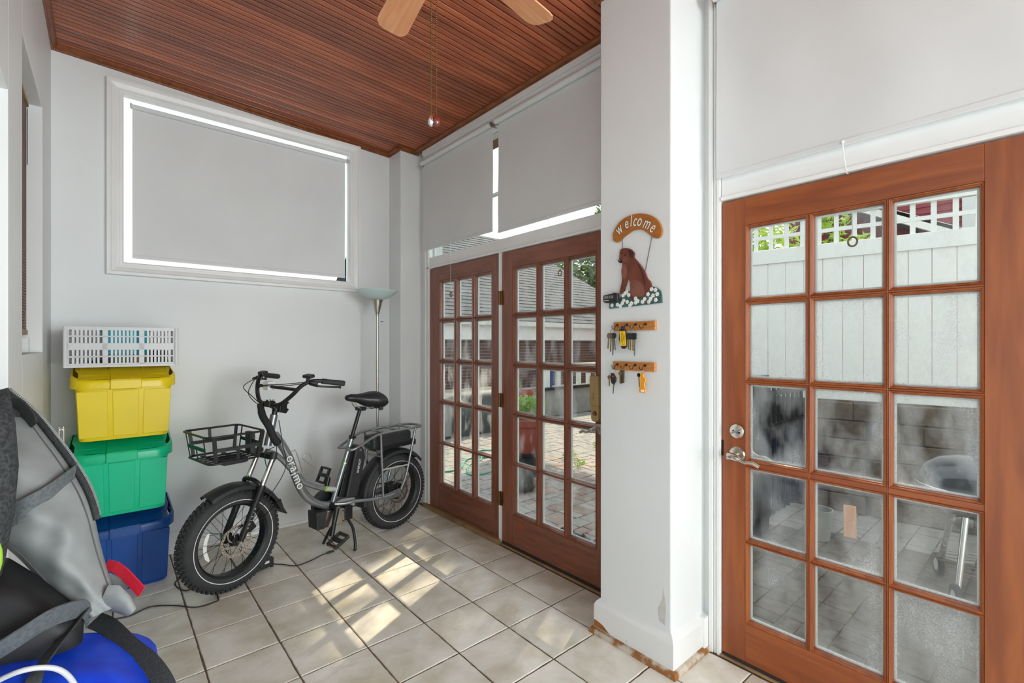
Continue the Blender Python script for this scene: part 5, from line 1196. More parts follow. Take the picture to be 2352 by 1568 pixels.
def bagpt(i, t, out=0.0):
    a, b = gl[i], gr[i]; p = a + (b - a) * t
    w = (b - a).length; s = i / (len(gr) - 1)
    bulge = (.075 if s > .15 else .04 + s * .23) * sin(pi * min(1, max(0, t))) ** .8 * min(1, w / .16)
    fold = .014 * sin(s * 14 + t * 5) * sin(pi * t) * (1 - s) + .006 * sin(s * 31 + t * 9) * sin(pi * t) + .005 * sin(t * 13 - s * 22) * sin(pi * t)
    if s < .55: fold -= .028 * math.exp(-((t - .42 + .35 * (s - .25)) / .07) ** 2) * math.exp(-((s - .27) / .13) ** 2)
    return p + vdir * (bulge + fold + out)
rings = []
NT = 22
for i in range(len(gr)):
    fr = [bagpt(i, k / NT) for k in range(NT + 1)]
    a, b = gl[i], gr[i]
    bk2 = [b + (a - b) * (k / 8) - vdir * .12 * sin(pi * k / 8) for k in range(1, 8)]
    rings.append([tuple(p - BO) for p in fr + bk2])
MB().loft(rings).build('body', 'grey_fabric', bag, 60)
zp = [gr[i] + Vector((.003, -.004, .006)) - BO for i in range(0, 17)]
zt_ = MB().tube(zp, .0085, 8).build('zip_tape', 'webbing_black', bag, 60)
te = MB(); zz_ = catmull(zp, 6)
for i in range(0, len(zz_) - 1):
    d = (zz_[i + 1] - zz_[i]).normalized(); te.bar(zz_[i] + Vector((.004, 0, .006)) , zz_[i] + Vector((.009, .0, .011)), .0022, .0030)
te.build('zip_teeth', 'zip_teeth', zt_)['kind'] = 'stuff'
# loose end of the zip curling over the top
lp = catmull([(-0.214, 1.898, 1.272), (-0.186, 1.877, 1.270), (-0.161, 1.856, 1.238), (-0.148, 1.834, 1.206)], 6)
MB().ribbon([p - BO for p in lp], Vector((-.010, .020, -.012)), .004).build('zip_flap', 'webbing_black', bag)
MB().sphere(Vector((-.205, 1.91, 1.225)) - BO, .045, 14, 10, (1, 1, .8)).build('inner_pouch', 'mesh_black', bag, 60)
# webbing strap across the bag
sp_ = []; swv = []
def bagptf(fi, t, out):
    i = int(fi); w = fi - i; return bagpt(i, t, out) * (1 - w) + bagpt(min(i + 1, len(gr) - 1), t, out) * w
for k in range(25):
    t = .16 + .82 * k / 24; fi = 10.3 + .9 * sin(pi * t)
    sp_.append(bagptf(fi, t, .007) - BO)
for k in range(25):
    swv.append(Vector((.004, -.004, .031)) if k < 2 else (Vector((.004, -.002, .031))))
MB().ribbon(sp_, swv, .003).build('webbing_strap', 'webbing_grey', bag, 60)
# seams
for off, nm in ((.085, 'seam'), (.93, 'seam')):
    MB().tube([bagpt(i, off, .002) - BO for i in range(2, len(gr))], .0016, 5).build(nm, 'stitch', bag, 60)
# mesh side pocket
mp_ = []
for (x, y, z), (w, d) in zip([(-0.205, 1.66, 1.315), (-0.200, 1.60, 1.235), (-0.196, 1.575, 1.14), (-0.203, 1.575, 1.033), (-0.212, 1.59, 0.93), (-.215, 1.60, .86)], [(.030, .03), (.042, .05), (.046, .055), (.046, .055), (.040, .05), (.030, .04)]):
    mp_.append([(x + w * cos(k * pi / 8) - BO.x, y + d * sin(k * pi / 8) - BO.y, z - BO.z + .01 * cos(k * pi / 8)) for k in range(16)])
MB().loft(mp_).build('mesh_pocket', 'mesh_black', bag, 60)
MB().sphere(Vector((-.185, 1.545, .955)) - BO, .022, 10, 8, (.6, .6, 1.9)).build('lime_tag', 'lime_cloth', bag, 60)
# dark open flap under the panel and the grey corner tab
op = []
for z, x0, x1, y0, y1 in ((.90, -.27, -.175, 1.58, 1.72), (.85, -.27, -.125, 1.55, 1.70), (.79, -.28, -.075, 1.52, 1.68), (.75, -.28, -.045, 1.51, 1.68), (.71, -.28, -.040, 1.52, 1.68)):
    op.append([(p[0] - BO.x, p[1] - BO.y, z - BO.z) for p in rrect(x0, x1, y0, y1, .035, 0)])
MB().loft(op).build('open_flap', 'black_lining', bag, 60)
tb_ = []
for x, y, z, w in ((.000, 1.640, .765, .034), (.022, 1.625, .760, .036), (.042, 1.612, .742, .026), (.055, 1.602, .722, .010)):
    tb_.append([(x - BO.x + .010 * cos(k * pi / 5), y - BO.y + .018 * sin(k * pi / 5), z - BO.z + w * cos(k * pi / 5 + .6)) for k in range(10)])
MB().loft(tb_).build('corner_tab', 'grey_fabric', bag, 60)
MB().ribbon([Vector(p) - BO for p in ((0.004, 1.690, 0.832), (0.022, 1.668, 0.828), (0.040, 1.650, 0.812), (0.060, 1.628, 0.786), (0.076, 1.612, 0.764))], Vector((.006, -.006, .013)), .004).build('red_pull', 'red_nylon', bag)
MB().ribbon([Vector(p) - BO for p in ((0.004, 1.688, 0.800), (0.030, 1.665, 0.785), (0.048, 1.650, 0.772))], Vector((.006, -.006, .010)), .003).build('grey_loop', 'grey_fabric', bag)
# blue bag under it
bl_ = thing('blue_bag', 'bright blue nylon bag with black straps on the floor below the grey bag', 'bag', (-0.14, 1.52, 0))
rings = []
for z, xr, y0, y1, r in ((.0, .06, -.17, .17, .08), (.02, .10, -.20, .20, .09), (.20, .145, -.23, .20, .10), (.40, .205, -.25, .19, .10), (.50, .250, -.26, .18, .10), (.56, .262, -.25, .17, .09), (.605, .235, -.22, .17, .08), (.645, .185, -.18, .165, .07), (.680, .130, -.13, .16, .055), (.705, .060, -.09, .15, .03), (.712, -.04, -.05, .12, .02)):
    rg = rrect(-.085, max(xr, -.03), y0, y1, min(r, (max(xr, -.03) + .085) / 2 - .005), z)
    rings.append([(x + .012 * sin(y * 31 + z * 17), y + .014 * sin(x * 27 + z * 23), z + (.012 * sin(x * 25 + y * 19) if z > .5 and z < .7 else 0)) for x, y, z in rg])
o_ = MB().loft(rings).build('body', 'blue_nylon', bl_, 70); md_ = o_.modifiers.new('smooth', 'SUBSURF'); md_.levels = 1; md_.render_levels = 1
O2 = Vector((-0.14, 1.52, 0))
def strap(name, pts, wv, m, th=.004): return MB().ribbon([p - O2 for p in catmull(pts, 5)], wv, th).build(name, m, bl_, 60)
strap('carry_strap', [(-0.205, 1.454, 0.770), (-0.14, 1.441, 0.806), (-0.095, 1.469, 0.818), (-0.055, 1.526, 0.800), (-0.036, 1.594, 0.765), (-.03, 1.63, .72)], Vector((.006, -.014, .026)), 'webbing_grey')
strap('carry_strap', [(-0.045, 1.590, 0.760), (-0.069, 1.512, 0.756), (-0.094, 1.455, 0.744), (-0.112, 1.417, 0.725), (-.12, 1.39, .68)], Vector((.016, .006, .008)), 'webbing_black')
strap('shoulder_strap', [(-0.020, 1.690, 0.690), (0.010, 1.640, 0.682), (0.048, 1.550, 0.660), (0.088, 1.470, 0.636), (0.115, 1.400, 0.600), (.13, 1.33, .54)], Vector((.016, .008, .010)), 'webbing_black')
MB().tube([p - O2 for p in catmull([(-0.19, 1.36, 0.755), (-0.161, 1.353, 0.772), (-0.123, 1.335, 0.787), (-0.087, 1.343, 0.773), (-0.062, 1.347, 0.748), (-0.045, 1.36, 0.700), (-.04, 1.37, .64)], 5)], .0052, 8).build('piping', 'pipe_white', bl_, 60)
MB().loft([[(-.09, -.17, .60), (.0, -.17, .60), (.0, .10, .62), (-.09, .10, .62)], [(-.09, -.185, .70), (.03, -.175, .685), (.05, .05, .70), (-.09, .08, .70)], [(-.08, -.16, .755), (.04, -.15, .715), (.05, .06, .712), (-.08, .06, .735)]]).build('upper_fold', 'blue_nylon', bl_, 80); o_ = bl_.children[-1] if False else [c for c in bl_.children if c.name.startswith('upper_fold')][0]; md_ = o_.modifiers.new('smooth', 'SUBSURF'); md_.levels = 3; md_.render_levels = 3

# ================================================================== CABLES, CHARGER, CHROME LOOP
def floor_cable(label, pts, r=.0035):
    P = catmull([(x, y, r + .001 if len(q) == 0 else q[0]) for x, y, *q in pts], 7)
    o = MB().tube(P, r, 8).build('power_cable', 'black_rubber', None, 60); tag(o, label, 'cable'); return o
floor_cable('black charging cable running from the front wheel towards the grey bag', [(0.017, 3.128), (0.038, 3.195), (0.104, 3.189), (0.188, 3.225), (0.288, 3.156), (0.375, 3.058), (0.455, 3.051), (0.485, 3.085), (.47, 3.27), (.42, 3.32), (0.361, 3.30), (0.328, 3.364), (0.319, 3.451), (.36, 3.52)])
ch = thing('charger', 'black battery charger brick on the floor behind the front wheel', 'charger', (0.735, 3.325, 0), .35)
MB().bb((-.085, -.045, .004), (.085, .045, .060)).build('brick', 'black_plastic', ch, bevel=.008)
for s in (-1, 1): MB().bb((s * .070 - .008, -.050, .0), (s * .070 + .008, .050, .010)).build('foot', 'black_rubber', ch, bevel=.002)
MB().bb((.02, -.0465, .035), (.05, -.0448, .048)).build('rating_label', 'white_plastic', ch)
floor_cable('short black lead with plug lying on the tiles beside the kickstand', [(0.812, 3.352, .03), (0.835, 3.330), (0.872, 3.290), (0.934, 3.212), (1.033, 3.224), (1.116, 3.262), (1.150, 3.262)])
pg = thing('lead_plug', 'small black plug at the end of the charger lead', 'plug', (1.165, 3.2625, .008), .02)
MB().tube([(-.022, 0, 0), (-.012, 0, 0), (.0, 0, 0), (.022, 0, 0)], [.0045, .0075, .0080, .0070], 12).build('shell', 'black_plastic', pg, 40); MB().tube([(.022, 0, 0), (.032, 0, 0)], .0055, 10).build('tip', 'dark_metal', pg, 40)
lpd = thing('chrome_stand', 'thin chrome loop handle standing behind the grey bag', 'stand', (-0.165, 3.30, 0))
MB().tube(catmull([(-.0085, 0, .02), (-.0085, 0, .5), (-.0085, 0, .97), (-.006, 0, .992), (0, 0, 1.0), (.006, 0, .992), (.0085, 0, .97), (.0085, 0, .5), (.0085, 0, .02)], 5), .0042, 10).build('loop', 'chrome', lpd, 60)
MB().lathe([(0, .022), (.03, .020), (.055, .010), (.06, 0), (0, 0)], 24).build('foot_plate', 'dark_metal', lpd, 40)

# ================================================================== OUTSIDE
ZG = -0.20
mat('earth', rgb(92, 82, 72), 0.9, col2=rgb(116, 106, 94), nscale=9, detail=8, bump=0.5, bscale=40)
def paver_mat():
    m = mat('paver', rgb(140, 136, 132), 0.8, col2=rgb(158, 152, 146), nscale=14, rand=0.16, detail=6, bump=0.25, bscale=90)
    nt = m.node_tree; N = nt.nodes; L = nt.links
    b = N['Principled BSDF']; src = b.inputs['Base Color'].links[0].from_socket
    oi = N.new('ShaderNodeObjectInfo'); mu = N.new('ShaderNodeMath'); mu.operation = 'MULTIPLY'; mu.inputs[1].default_value = 17.0; L.new(oi.outputs['Random'], mu.inputs[0])
    fr = N.new('ShaderNodeMath'); fr.operation = 'FRACT'; L.new(mu.outputs[0], fr.inputs[0])
    gt = N.new('ShaderNodeMapRange'); gt.inputs[1].default_value = .55; gt.inputs[2].default_value = .72; L.new(fr.outputs[0], gt.inputs[0])
    mx = N.new('ShaderNodeMix'); mx.data_type = 'RGBA'; mx.blend_type = 'MULTIPLY'; mx.inputs['B'].default_value = (1.0, .80, .74, 1)
    L.new(gt.outputs[0], mx.inputs['Factor']); L.new(src, mx.inputs['A']); L.new(mx.outputs['Result'], b.inputs['Base Color'])
paver_mat()
mat('paver_old', rgb(76, 66, 56), 0.85, col2=rgb(104, 94, 82), nscale=16, rand=0.14, detail=7, bump=0.4, bscale=70)
mat('garage_brick', rgb(104, 72, 66), 0.85, col2=rgb(84, 60, 58), nscale=10, rand=0.18, bump=0.2, bscale=60); mat('mortar', rgb(150, 142, 132), 0.9)
mat('shingle', rgb(66, 72, 80), 0.85, col2=rgb(92, 98, 106), nscale=6, detail=6, bump=.3, bscale=30); mat('vinyl_white', rgb(228, 229, 226), 0.5); mat('terracotta', rgb(150, 74, 58), 0.75, col2=rgb(134, 64, 52), nscale=8)
mat('iron_black', rgb(34, 36, 38), 0.5, 0.3); mat('hose_green', rgb(50, 160, 130), 0.5); mat('rock_grey', rgb(96, 94, 92), 0.9, col2=rgb(70, 68, 66), nscale=7, bump=.6, bscale=12); mat('retaining', rgb(84, 72, 62), 0.9, col2=rgb(104, 92, 80), nscale=12, rand=.15, bump=.4, bscale=25)
mat('red_siding', rgb(158, 66, 74), 0.7, col2=rgb(146, 58, 66), nscale=5); mat('bin_blue', rgb(20, 84, 150), 0.5); mat('tarp_dark', rgb(54, 62, 62), 0.6, col2=rgb(70, 78, 78), nscale=4, bump=.3, bscale=8); mat('kettle', rgb(40, 46, 56), 0.18, coat=.8); mat('bark', rgb(84, 70, 58), 0.9, bump=.5, bscale=20); mat('concrete', rgb(150, 150, 146), 0.85, col2=rgb(136, 136, 132), nscale=6)
def leafmat(n, c, c2):
    m = mat(n, c, 0.5, col2=c2, nscale=3)
    nt = m.node_tree; b = nt.nodes['Principled BSDF']; tl = nt.nodes.new('ShaderNodeBsdfTranslucent'); mx = nt.nodes.new('ShaderNodeMixShader'); mx.inputs[0].default_value = .4
    col = b.inputs['Base Color'].links[0].from_socket; nt.links.new(col, tl.inputs[0]); out = nt.nodes['Material Output']
    nt.links.new(b.outputs[0], mx.inputs[1]); nt.links.new(tl.outputs[0], mx.inputs[2]); nt.links.new(mx.outputs[0], out.inputs[0])
leafmat('leaf_mid', rgb(96, 130, 58), rgb(140, 168, 84)); leafmat('leaf_bright', rgb(150, 184, 60), rgb(186, 210, 90)); leafmat('leaf_pot', rgb(110, 160, 60), rgb(150, 196, 90))
gnd = MB().bb((2.32, -8, ZG - .25), (24, 16, ZG - .03)).build('ground', 'earth'); struct(gnd, 'garden ground outside the doors', 'ground')
struct(MB().bb((2.32, -3, ZG - .05), (2.42, 5, -.005)).build('door_step', 'concrete'), 'concrete sill edge outside the doors', 'step')
# ---- pavers: rows of mixed sizes; the 300 nearest in view are single pieces, the rest one mesh
pv = MB().bb((2.42, -2.0, ZG - .03), (9.0, 8.0, ZG - .014)).build('pavement', 'earth'); struct(pv, 'grey and pink mixed concrete paver patio', 'pavement')
sizes = (.105, .16, .235); pms = {}
def pmesh(w, h):
    mb = MB().loft([rrect(-w / 2, w / 2, -h / 2, h / 2, .008, -.016, 2), rrect(-w / 2, w / 2, -h / 2, h / 2, .008, -.004, 2), rrect(-w / 2 + .005, w / 2 - .005, -h / 2 + .005, h / 2 - .005, .008, 0, 2)])
    me = mb.mesh('paver', 40); me.materials.append(MATS['paver']); return me
rnd = random.Random(4); cand = []
yrow = -1.9; ri = 0
while yrow < 7.8:
    h = (.16, .16, .105, .16, .235)[ri % 5]; x = 2.43 + rnd.random() * .1
    while x < 8.8:
        w = rnd.choice(sizes); cx_, cy_ = x + w / 2, yrow + h / 2; k = cy_ / cx_
        vis = (.72 < k < 1.22) or (1.22 <= k < 1.66 and cx_ < 5) or (.0 < k < .48 and cx_ < 5.6)
        cand.append((0 if vis else 1, math.hypot(cx_, cy_) - (2 if .72 < k < 1.22 else 0), cx_, cy_, w, h)); x += w + .006
    yrow += h + .006; ri += 1
cand.sort(); rest = MB(); rest_n = 0
for n_, (v_, d_, cx_, cy_, w, h) in enumerate(cand):
    dzv = rnd.uniform(-.003, .003)
    if n_ < 300:
        key_ = (w, h)
        if key_ not in pms: pms[key_] = pmesh(w - .004, h - .004)
        o = link('paver', pms[key_], pv, loc=(cx_, cy_, ZG + dzv)); o.rotation_euler = (0, 0, rnd.uniform(-.015, .015))
        if cy_ / cx_ < .55: o.material_slots[0].link = 'OBJECT'; o.material_slots[0].material = MATS['paver_old']
    else: rest.bb((cx_ - w / 2 + .002, cy_ - h / 2 + .002, ZG - .016), (cx_ + w / 2 - .002, cy_ + h / 2 - .002, ZG + dzv))
rest.build('paver_field', 'paver', pv)['kind'] = 'stuff'
# ---- woven rubber doormat
dm_ = thing('doormat', 'black woven rubber doormat outside the french door', 'doormat', (2.74, 2.36, ZG + .003), -.05)
MB().bb((-.29, -.48, 0), (.29, .48, .006)).build('backing', 'rubber', dm_)
mb = MB()
for i in range(9):
    for j in range(15):
        x, y = -.26 + i * .065, -.455 + j * .065
        if (i + j) % 2: mb.tube([(x - .045, y, .008), (x - .02, y, .022), (x + .02, y, .022), (x + .045, y, .008)], .014, 6)
        else: mb.tube([(x, y - .045, .008), (x, y - .02, .022), (x, y + .02, .022), (x, y + .045, .008)], .014, 6)
mb.build('woven_links', 'rubber', dm_, 60)['kind'] = 'stuff'
# ---- brick garage
GY0 = 8.85
ga = thing('brick_garage', 'brick garage with grey shingle roof and white gutter across the patio', 'building', (5.0, GY0, ZG))
MB().bb((.30, .012, 0), (9.0, 4.6, 1.75)).build('wall', 'mortar', ga)
bme = MB().bb((-.1, -.012, -.0285), (.1, .03, .0285)).mesh('brick'); bme.materials.append(MATS['garage_brick'])
bl2 = []
for r in range(23):
    z = .035 + r * .0745; x = .42 + (.107 if r % 2 else 0)
    while x < 8.9:
        wx = x + 5.0; u_ = GY0 / wx
        vis = (1.22 < u_ < 1.62) or (.82 < u_ < 1.16)
        bl2.append((0 if vis else 1, -z if u_ > 1.2 else -z + .2, x, z)); x += .214
bl2.sort(); mb = MB()
for n_, (v_, d_, x, z) in enumerate(bl2):
    if n_ < 300: link('brick', bme, ga, loc=(x, .014, z))
    else: mb.bb((x - .1, .002, z - .0285), (x + .1, .04, z + .0285))
mb.build('brick_courses', 'garage_brick', ga)['kind'] = 'stuff'
MB().bb((.28, -.10, 1.73), (9.05, .012, 2.10)).build('fascia', 'vinyl_white', ga, bevel=.01)
MB().prism([(-.22, 2.08), (-.20, 2.06), (-.13, 2.05), (-.10, 2.08), (-.10, 2.19), (-.12, 2.19), (-.12, 2.09), (-.20, 2.09), (-.21, 2.19), (-.23, 2.19)], .25, 9.1, 'x').build('gutter', 'vinyl_white', ga)
sl_ = .84; cs_ = 1 / sqrt(1 + sl_ * sl_); mb = MB(); nrow = 30
for r in range(nrow):
    y0 = -.16 + r * .115; y1 = y0 + .135; xr = 9.05 - (r * .115)
    za, zb = 2.20 + (y0 + .16) * sl_, 2.20 + (y1 + .16) * sl_
    mb.add([(.25, y0, za + .022), (xr, y0, za + .022), (xr - .1, y1, zb + .004), (.25, y1, zb + .004), (.25, y0, za - .01), (xr, y0, za - .01), (xr - .1, y1, zb - .02), (.25, y1, zb - .02)], [(0, 1, 2, 3), (4, 7, 6, 5), (0, 4, 5, 1), (1, 5, 6, 2), (2, 6, 7, 3), (3, 7, 4, 0)])
mb.build('shingle_courses', 'shingle', ga)['kind'] = 'stuff'
mb = MB()
zt2 = 2.2 + nrow * .115 * sl_
mb.add([(9.05, -.16, 2.19), (9.05, 7.0, 2.19), (9.05 - nrow * .115, -.16 + nrow * .115, zt2), (9.05 - nrow * .115, -.16 + nrow * .115 + .6, zt2), (.25, -.16 + nrow * .115, zt2), (.25, 7.0, 2.19)], [(0, 1, 3, 2), (2, 3, 5, 4), (3, 1, 5)])
mb.build('hip_slope', 'shingle', ga)
# ---- low ledge with white balusters, blue bin
lg_ = thing('ledge_railing', 'pale wooden railing on a low concrete ledge before the garage', 'railing', (8.5, 7.65, ZG))
MB().bb((-1.9, -.2, 0), (2.6, .5, .62)).build('ledge', 'concrete', lg_, bevel=.02)
for k in range(9): MB().bb((-.9 + k * .36, -.03, .62), (-.78 + k * .36, .03, 1.12)).build('baluster', 'vinyl_white', lg_)
MB().bb((-1.0, -.05, 1.10), (2.4, .05, 1.17)).build('top_rail', 'vinyl_white', lg_); MB().bb((-1.9, -.25, .60), (2.6, -.15, .66)).build('ledge_edge', 'iron_black', lg_)
bb2 = thing('blue_tub', 'blue plastic tub on the ledge before the garage', 'tub', (7.78, 7.86, ZG + .622))
MB().loft([rrect(-.15, .15, -.12, .12, .03, 0), rrect(-.18, .18, -.15, .15, .04, .40)]).build('tub', 'bin_blue', bb2, 40); MB().loft([rrect(-.2, .2, -.17, .17, .04, .39), rrect(-.2, .2, -.17, .17, .04, .43)]).build('rim', 'bin_blue', bb2, 40)
# ---- tarp-covered stack, hose, rock, pots
ts = thing('tarp_stack', 'dark tarp-covered stack in front of the garage wall', 'stack', (4.9, 7.35, ZG))
rg = [rrect(-1.1, 1.3, -.45, .45, .1, z) for z in (0,)]
MB().loft([rrect(-1.15, 1.35, -.5, .5, .1, 0), rrect(-1.1, 1.3, -.45, .45, .12, .35), rrect(-1.08, 1.28, -.42, .42, .14, .66), rrect(-.95, 1.15, -.32, .32, .12, .76)]).build('tarp', 'tarp_dark', ts, 60)
for k, xx in enumerate((-.5, .15, .8)): MB().bb((xx, -.52, .05), (xx + .12, -.47, .72)).build('leaning_board', 'concrete', ts)
hz = ZG + .012
ho = MB().tube(catmull([(3.20, 5.13, hz), (3.36, 5.08, hz), (3.55, 5.13, hz), (3.80, 5.40, hz), (3.96, 5.45, hz), (4.14, 5.36, hz), (4.4, 5.35, hz), (4.5, 5.6, hz), (4.3, 5.75, hz), (4.02, 5.32, hz), (3.72, 5.18, hz), (3.50, 4.93, hz), (3.44, 4.80, hz), (3.50, 4.72, hz), (3.62, 4.70, hz), (3.78, 4.74, hz)], 8), .011, 8).build('garden_hose', 'hose_green', None, 60); tag(ho, 'green garden hose looped on the patio outside the fixed french door', 'hose')
mb = MB(); mb.sphere((0, 0, 0), 1, 14, 10); rr_ = random.Random(3)
mb.v = [(x * (.24 + .03 * sin(y * 5 + z * 3)), y * (.20 + .03 * sin(x * 4)), z * (.13 + .02 * sin(x * 6 + y * 5))) for x, y, z in mb.v]
ro_ = mb.build('garden_rock', 'rock_grey', None, 40, loc=(3.50, 3.98, ZG + .09)); tag(ro_, 'rough grey rock on the patio beside the terracotta pot', 'rock')
def leaves(mb, c, rad, n, size, rnd, shell=.0):
    for _ in range(n):
        while True:
            p = Vector((rnd.uniform(-1, 1), rnd.uniform(-1, 1), rnd.uniform(-1, 1)))
            if shell <= p.length <= 1: break
        p = Vector((c[0] + p.x * rad[0], c[1] + p.y * rad[1], c[2] + p.z * rad[2]))
        a = Vector((rnd.gauss(0, 1), rnd.gauss(0, 1), rnd.gauss(0, 1))).normalized(); b = a.orthogonal().normalized(); s = size * rnd.uniform(.7, 1.3)
        mb.add([p - a * s, p + b * s * .45 , p + a * s, p - b * s * .45], [(0, 1, 2, 3)])
def pot(name, label, loc, r, h):
    t = thing(name, label, 'plant pot', loc)
    MB().lathe([(0, 0), (r * .72, 0), (r * .93, h * .8), (r * .93, h * .82), (r, h * .82), (r * 1.02, h), (r * .92, h), (r * .88, h * .9), (0, h * .9)], 32).build('pot', 'terracotta', t, 40); return t
def plant(name, label, loc, rad, n, size, m, seed, stems=9):
    t = thing(name, label, 'plant', loc); mb = MB(); rd = random.Random(seed); leaves(mb, (0, 0, rad[2]), rad, n, size, rd)
    mb.build('foliage', m, t)['kind'] = 'stuff'
    sm = MB()
    for k in range(stems): sm.tube([(rd.uniform(-.04, .04), rd.uniform(-.04, .04), 0), (rd.uniform(-.6, .6) * rad[0], rd.uniform(-.6, .6) * rad[1], rad[2] * 1.3)], .003, 5)
    sm.build('stems', m, t)['kind'] = 'stuff'; return t
ps = thing('pot_stand', 'dark plinth under the large terracotta pot', 'stand', (4.02, 4.38, ZG)); MB().lathe([(0, 0), (.20, 0), (.19, .24), (.21, .26), (.21, .29), (0, .29)], 24).build('plinth', 'iron_black', ps, 40)
pot('terracotta_pot', 'large terracotta pot with leafy green plant on a dark plinth', (4.02, 4.38, ZG + .29), .23, .40)
plant('potted_plant', 'leafy light green plant in the large terracotta pot', (4.02, 4.38, ZG + .692), (.24, .24, .15), 700, .026, 'leaf_pot', 5)
ps2 = thing('pot_stand', 'tall dark stand under the terracotta pot with a red flower', 'stand', (4.85, 5.40, ZG)); MB().lathe([(0, 0), (.2, 0), (.17, .03), (.05, .08), (.05, .5), (.17, .54), (.17, .56), (0, .56)], 20).build('pedestal', 'iron_black', ps2, 40)
pot('terracotta_pot', 'terracotta pot holding a single red flower on a tall stand', (4.85, 5.40, ZG + .56), .20, .36)
rf = thing('red_flower', 'single red flower on a green stem in the far terracotta pot', 'flower', (4.76, 5.36, ZG + .922))
MB().tube([(0, 0, 0), (.01, 0, .12), (-.02, 0, .24)], .006, 6).build('stem', 'leaf_mid', rf); mb = MB()
for k in range(6): mb.sphere((-.02 + .022 * cos(k * 1.05), .022 * sin(k * 1.05), .27), .028, 8, 6, (.6, .6, 1))
mb.build('petals', 'red_mark', rf, 60); MB().ribbon([(.03, 0, 0), (.05, 0, .08), (.03, 0, .15)], Vector((0, .014, 0)), .003).build('leaf', 'leaf_mid', rf)
for i, (x, y, n) in enumerate(((5.0, 4.55, 120), (5.9, 4.75, 90), (4.75, 4.15, 60))):
    plant('weed_tuft', ('tuft of bright weeds between the pavers beside the large pot', 'far tuft of weeds between the sunlit pavers', 'small weed tuft on the patio nearest the doormat')[i], (x, y, ZG), (.10, .10, .06), n, .022, 'leaf_bright', 20 + i, 4)
# ---- white vinyl fence with lattice on a retaining wall
FD = Vector((-.177, .984, 0)); FA = Vector((5.38, 2.23, 0)); frz = atan2(FD.y, FD.x)
fe = thing('vinyl_fence', 'white vinyl privacy fence with square lattice top on a dark retaining wall', 'fence', (FA.x, FA.y, ZG), frz)     # local x along the fence, +y towards the patio
rw_ = thing('retaining_wall', 'dark block retaining wall below the white fence', 'wall', (FA.x, FA.y, ZG), frz)
z0f = 1.13; zs = 2.64; S0, S1 = -3.4, 1.62
s = S0
bdm = MB().bb((-.0805, -.012, z0f), (.0805, .010, zs - .10)).mesh('board'); bdm.materials.append(MATS['vinyl_white'])
while s < S1: link('board', bdm, fe, 0, 2, (s, 0, 0)); s += .165
MB().bb((S0 - .1, -.025, zs - .15), (S1, .025, zs)).build('middle_rail', 'vinyl_white', fe, bevel=.003); MB().bb((S0 - .1, -.025, z0f - .05), (S1, .025, z0f + .05)).build('bottom_rail', 'vinyl_white', fe, bevel=.003)
MB().bb((S0 - .1, -.03, zs + .275), (S1, .03, zs + .345)).build('top_rail', 'vinyl_white', fe, bevel=.003); MB().bb((S0 - .1, -.008, zs + .115), (S1, .008, zs + .153)).build('lattice_rail', 'vinyl_white', fe)
lsm = MB().bb((-.02, -.012, zs), (.02, .006, zs + .28)).mesh('lattice_slat'); lsm.materials.append(MATS['vinyl_white'])
s = S0
while s < S1: link('lattice_slat', lsm, fe, 0, 2, (s, 0, 0)); s += .145
MB().bb((S0 - .1, -.30, 0), (S1, .05, z0f - .055)).build('core', 'retaining', rw_)
rbm = [MB().bb((-w / 2, 0, -.085), (w / 2, .06, .085)).mesh('wall_block') for w in (.38, .30)]
for m_ in rbm: m_.materials.append(MATS['retaining'])
for r in range(6):
    s = S0 + (.2 if r % 2 else 0); k = 0
    while s < S1 - .2: link('wall_block', rbm[(k + r) % 2], rw_, .008, 1, (s, .045, .09 + r * .178)); s += .395 if (k + r) % 2 == 0 else .315; k += 1
# ---- black iron gate between house and fence
ig = thing('iron_gate', 'black iron garden gate of upright bars seen through the single door', 'gate', (3.4, 1.71, ZG))
for k in range(17): MB().bb((.05 + k * .117, -.010, .08), (.05 + k * .117 + .045, .010, 1.28)).build('bar', 'iron_black', ig)
for z in (.10, .86, 1.16): MB().bb((0, -.016, z), (2.02, .016, z + .045)).build('rail', 'iron_black', ig)
MB().bb((.80, -.06, 0), (.98, .06, 1.36)).build('gate_post', 'iron_black', ig)
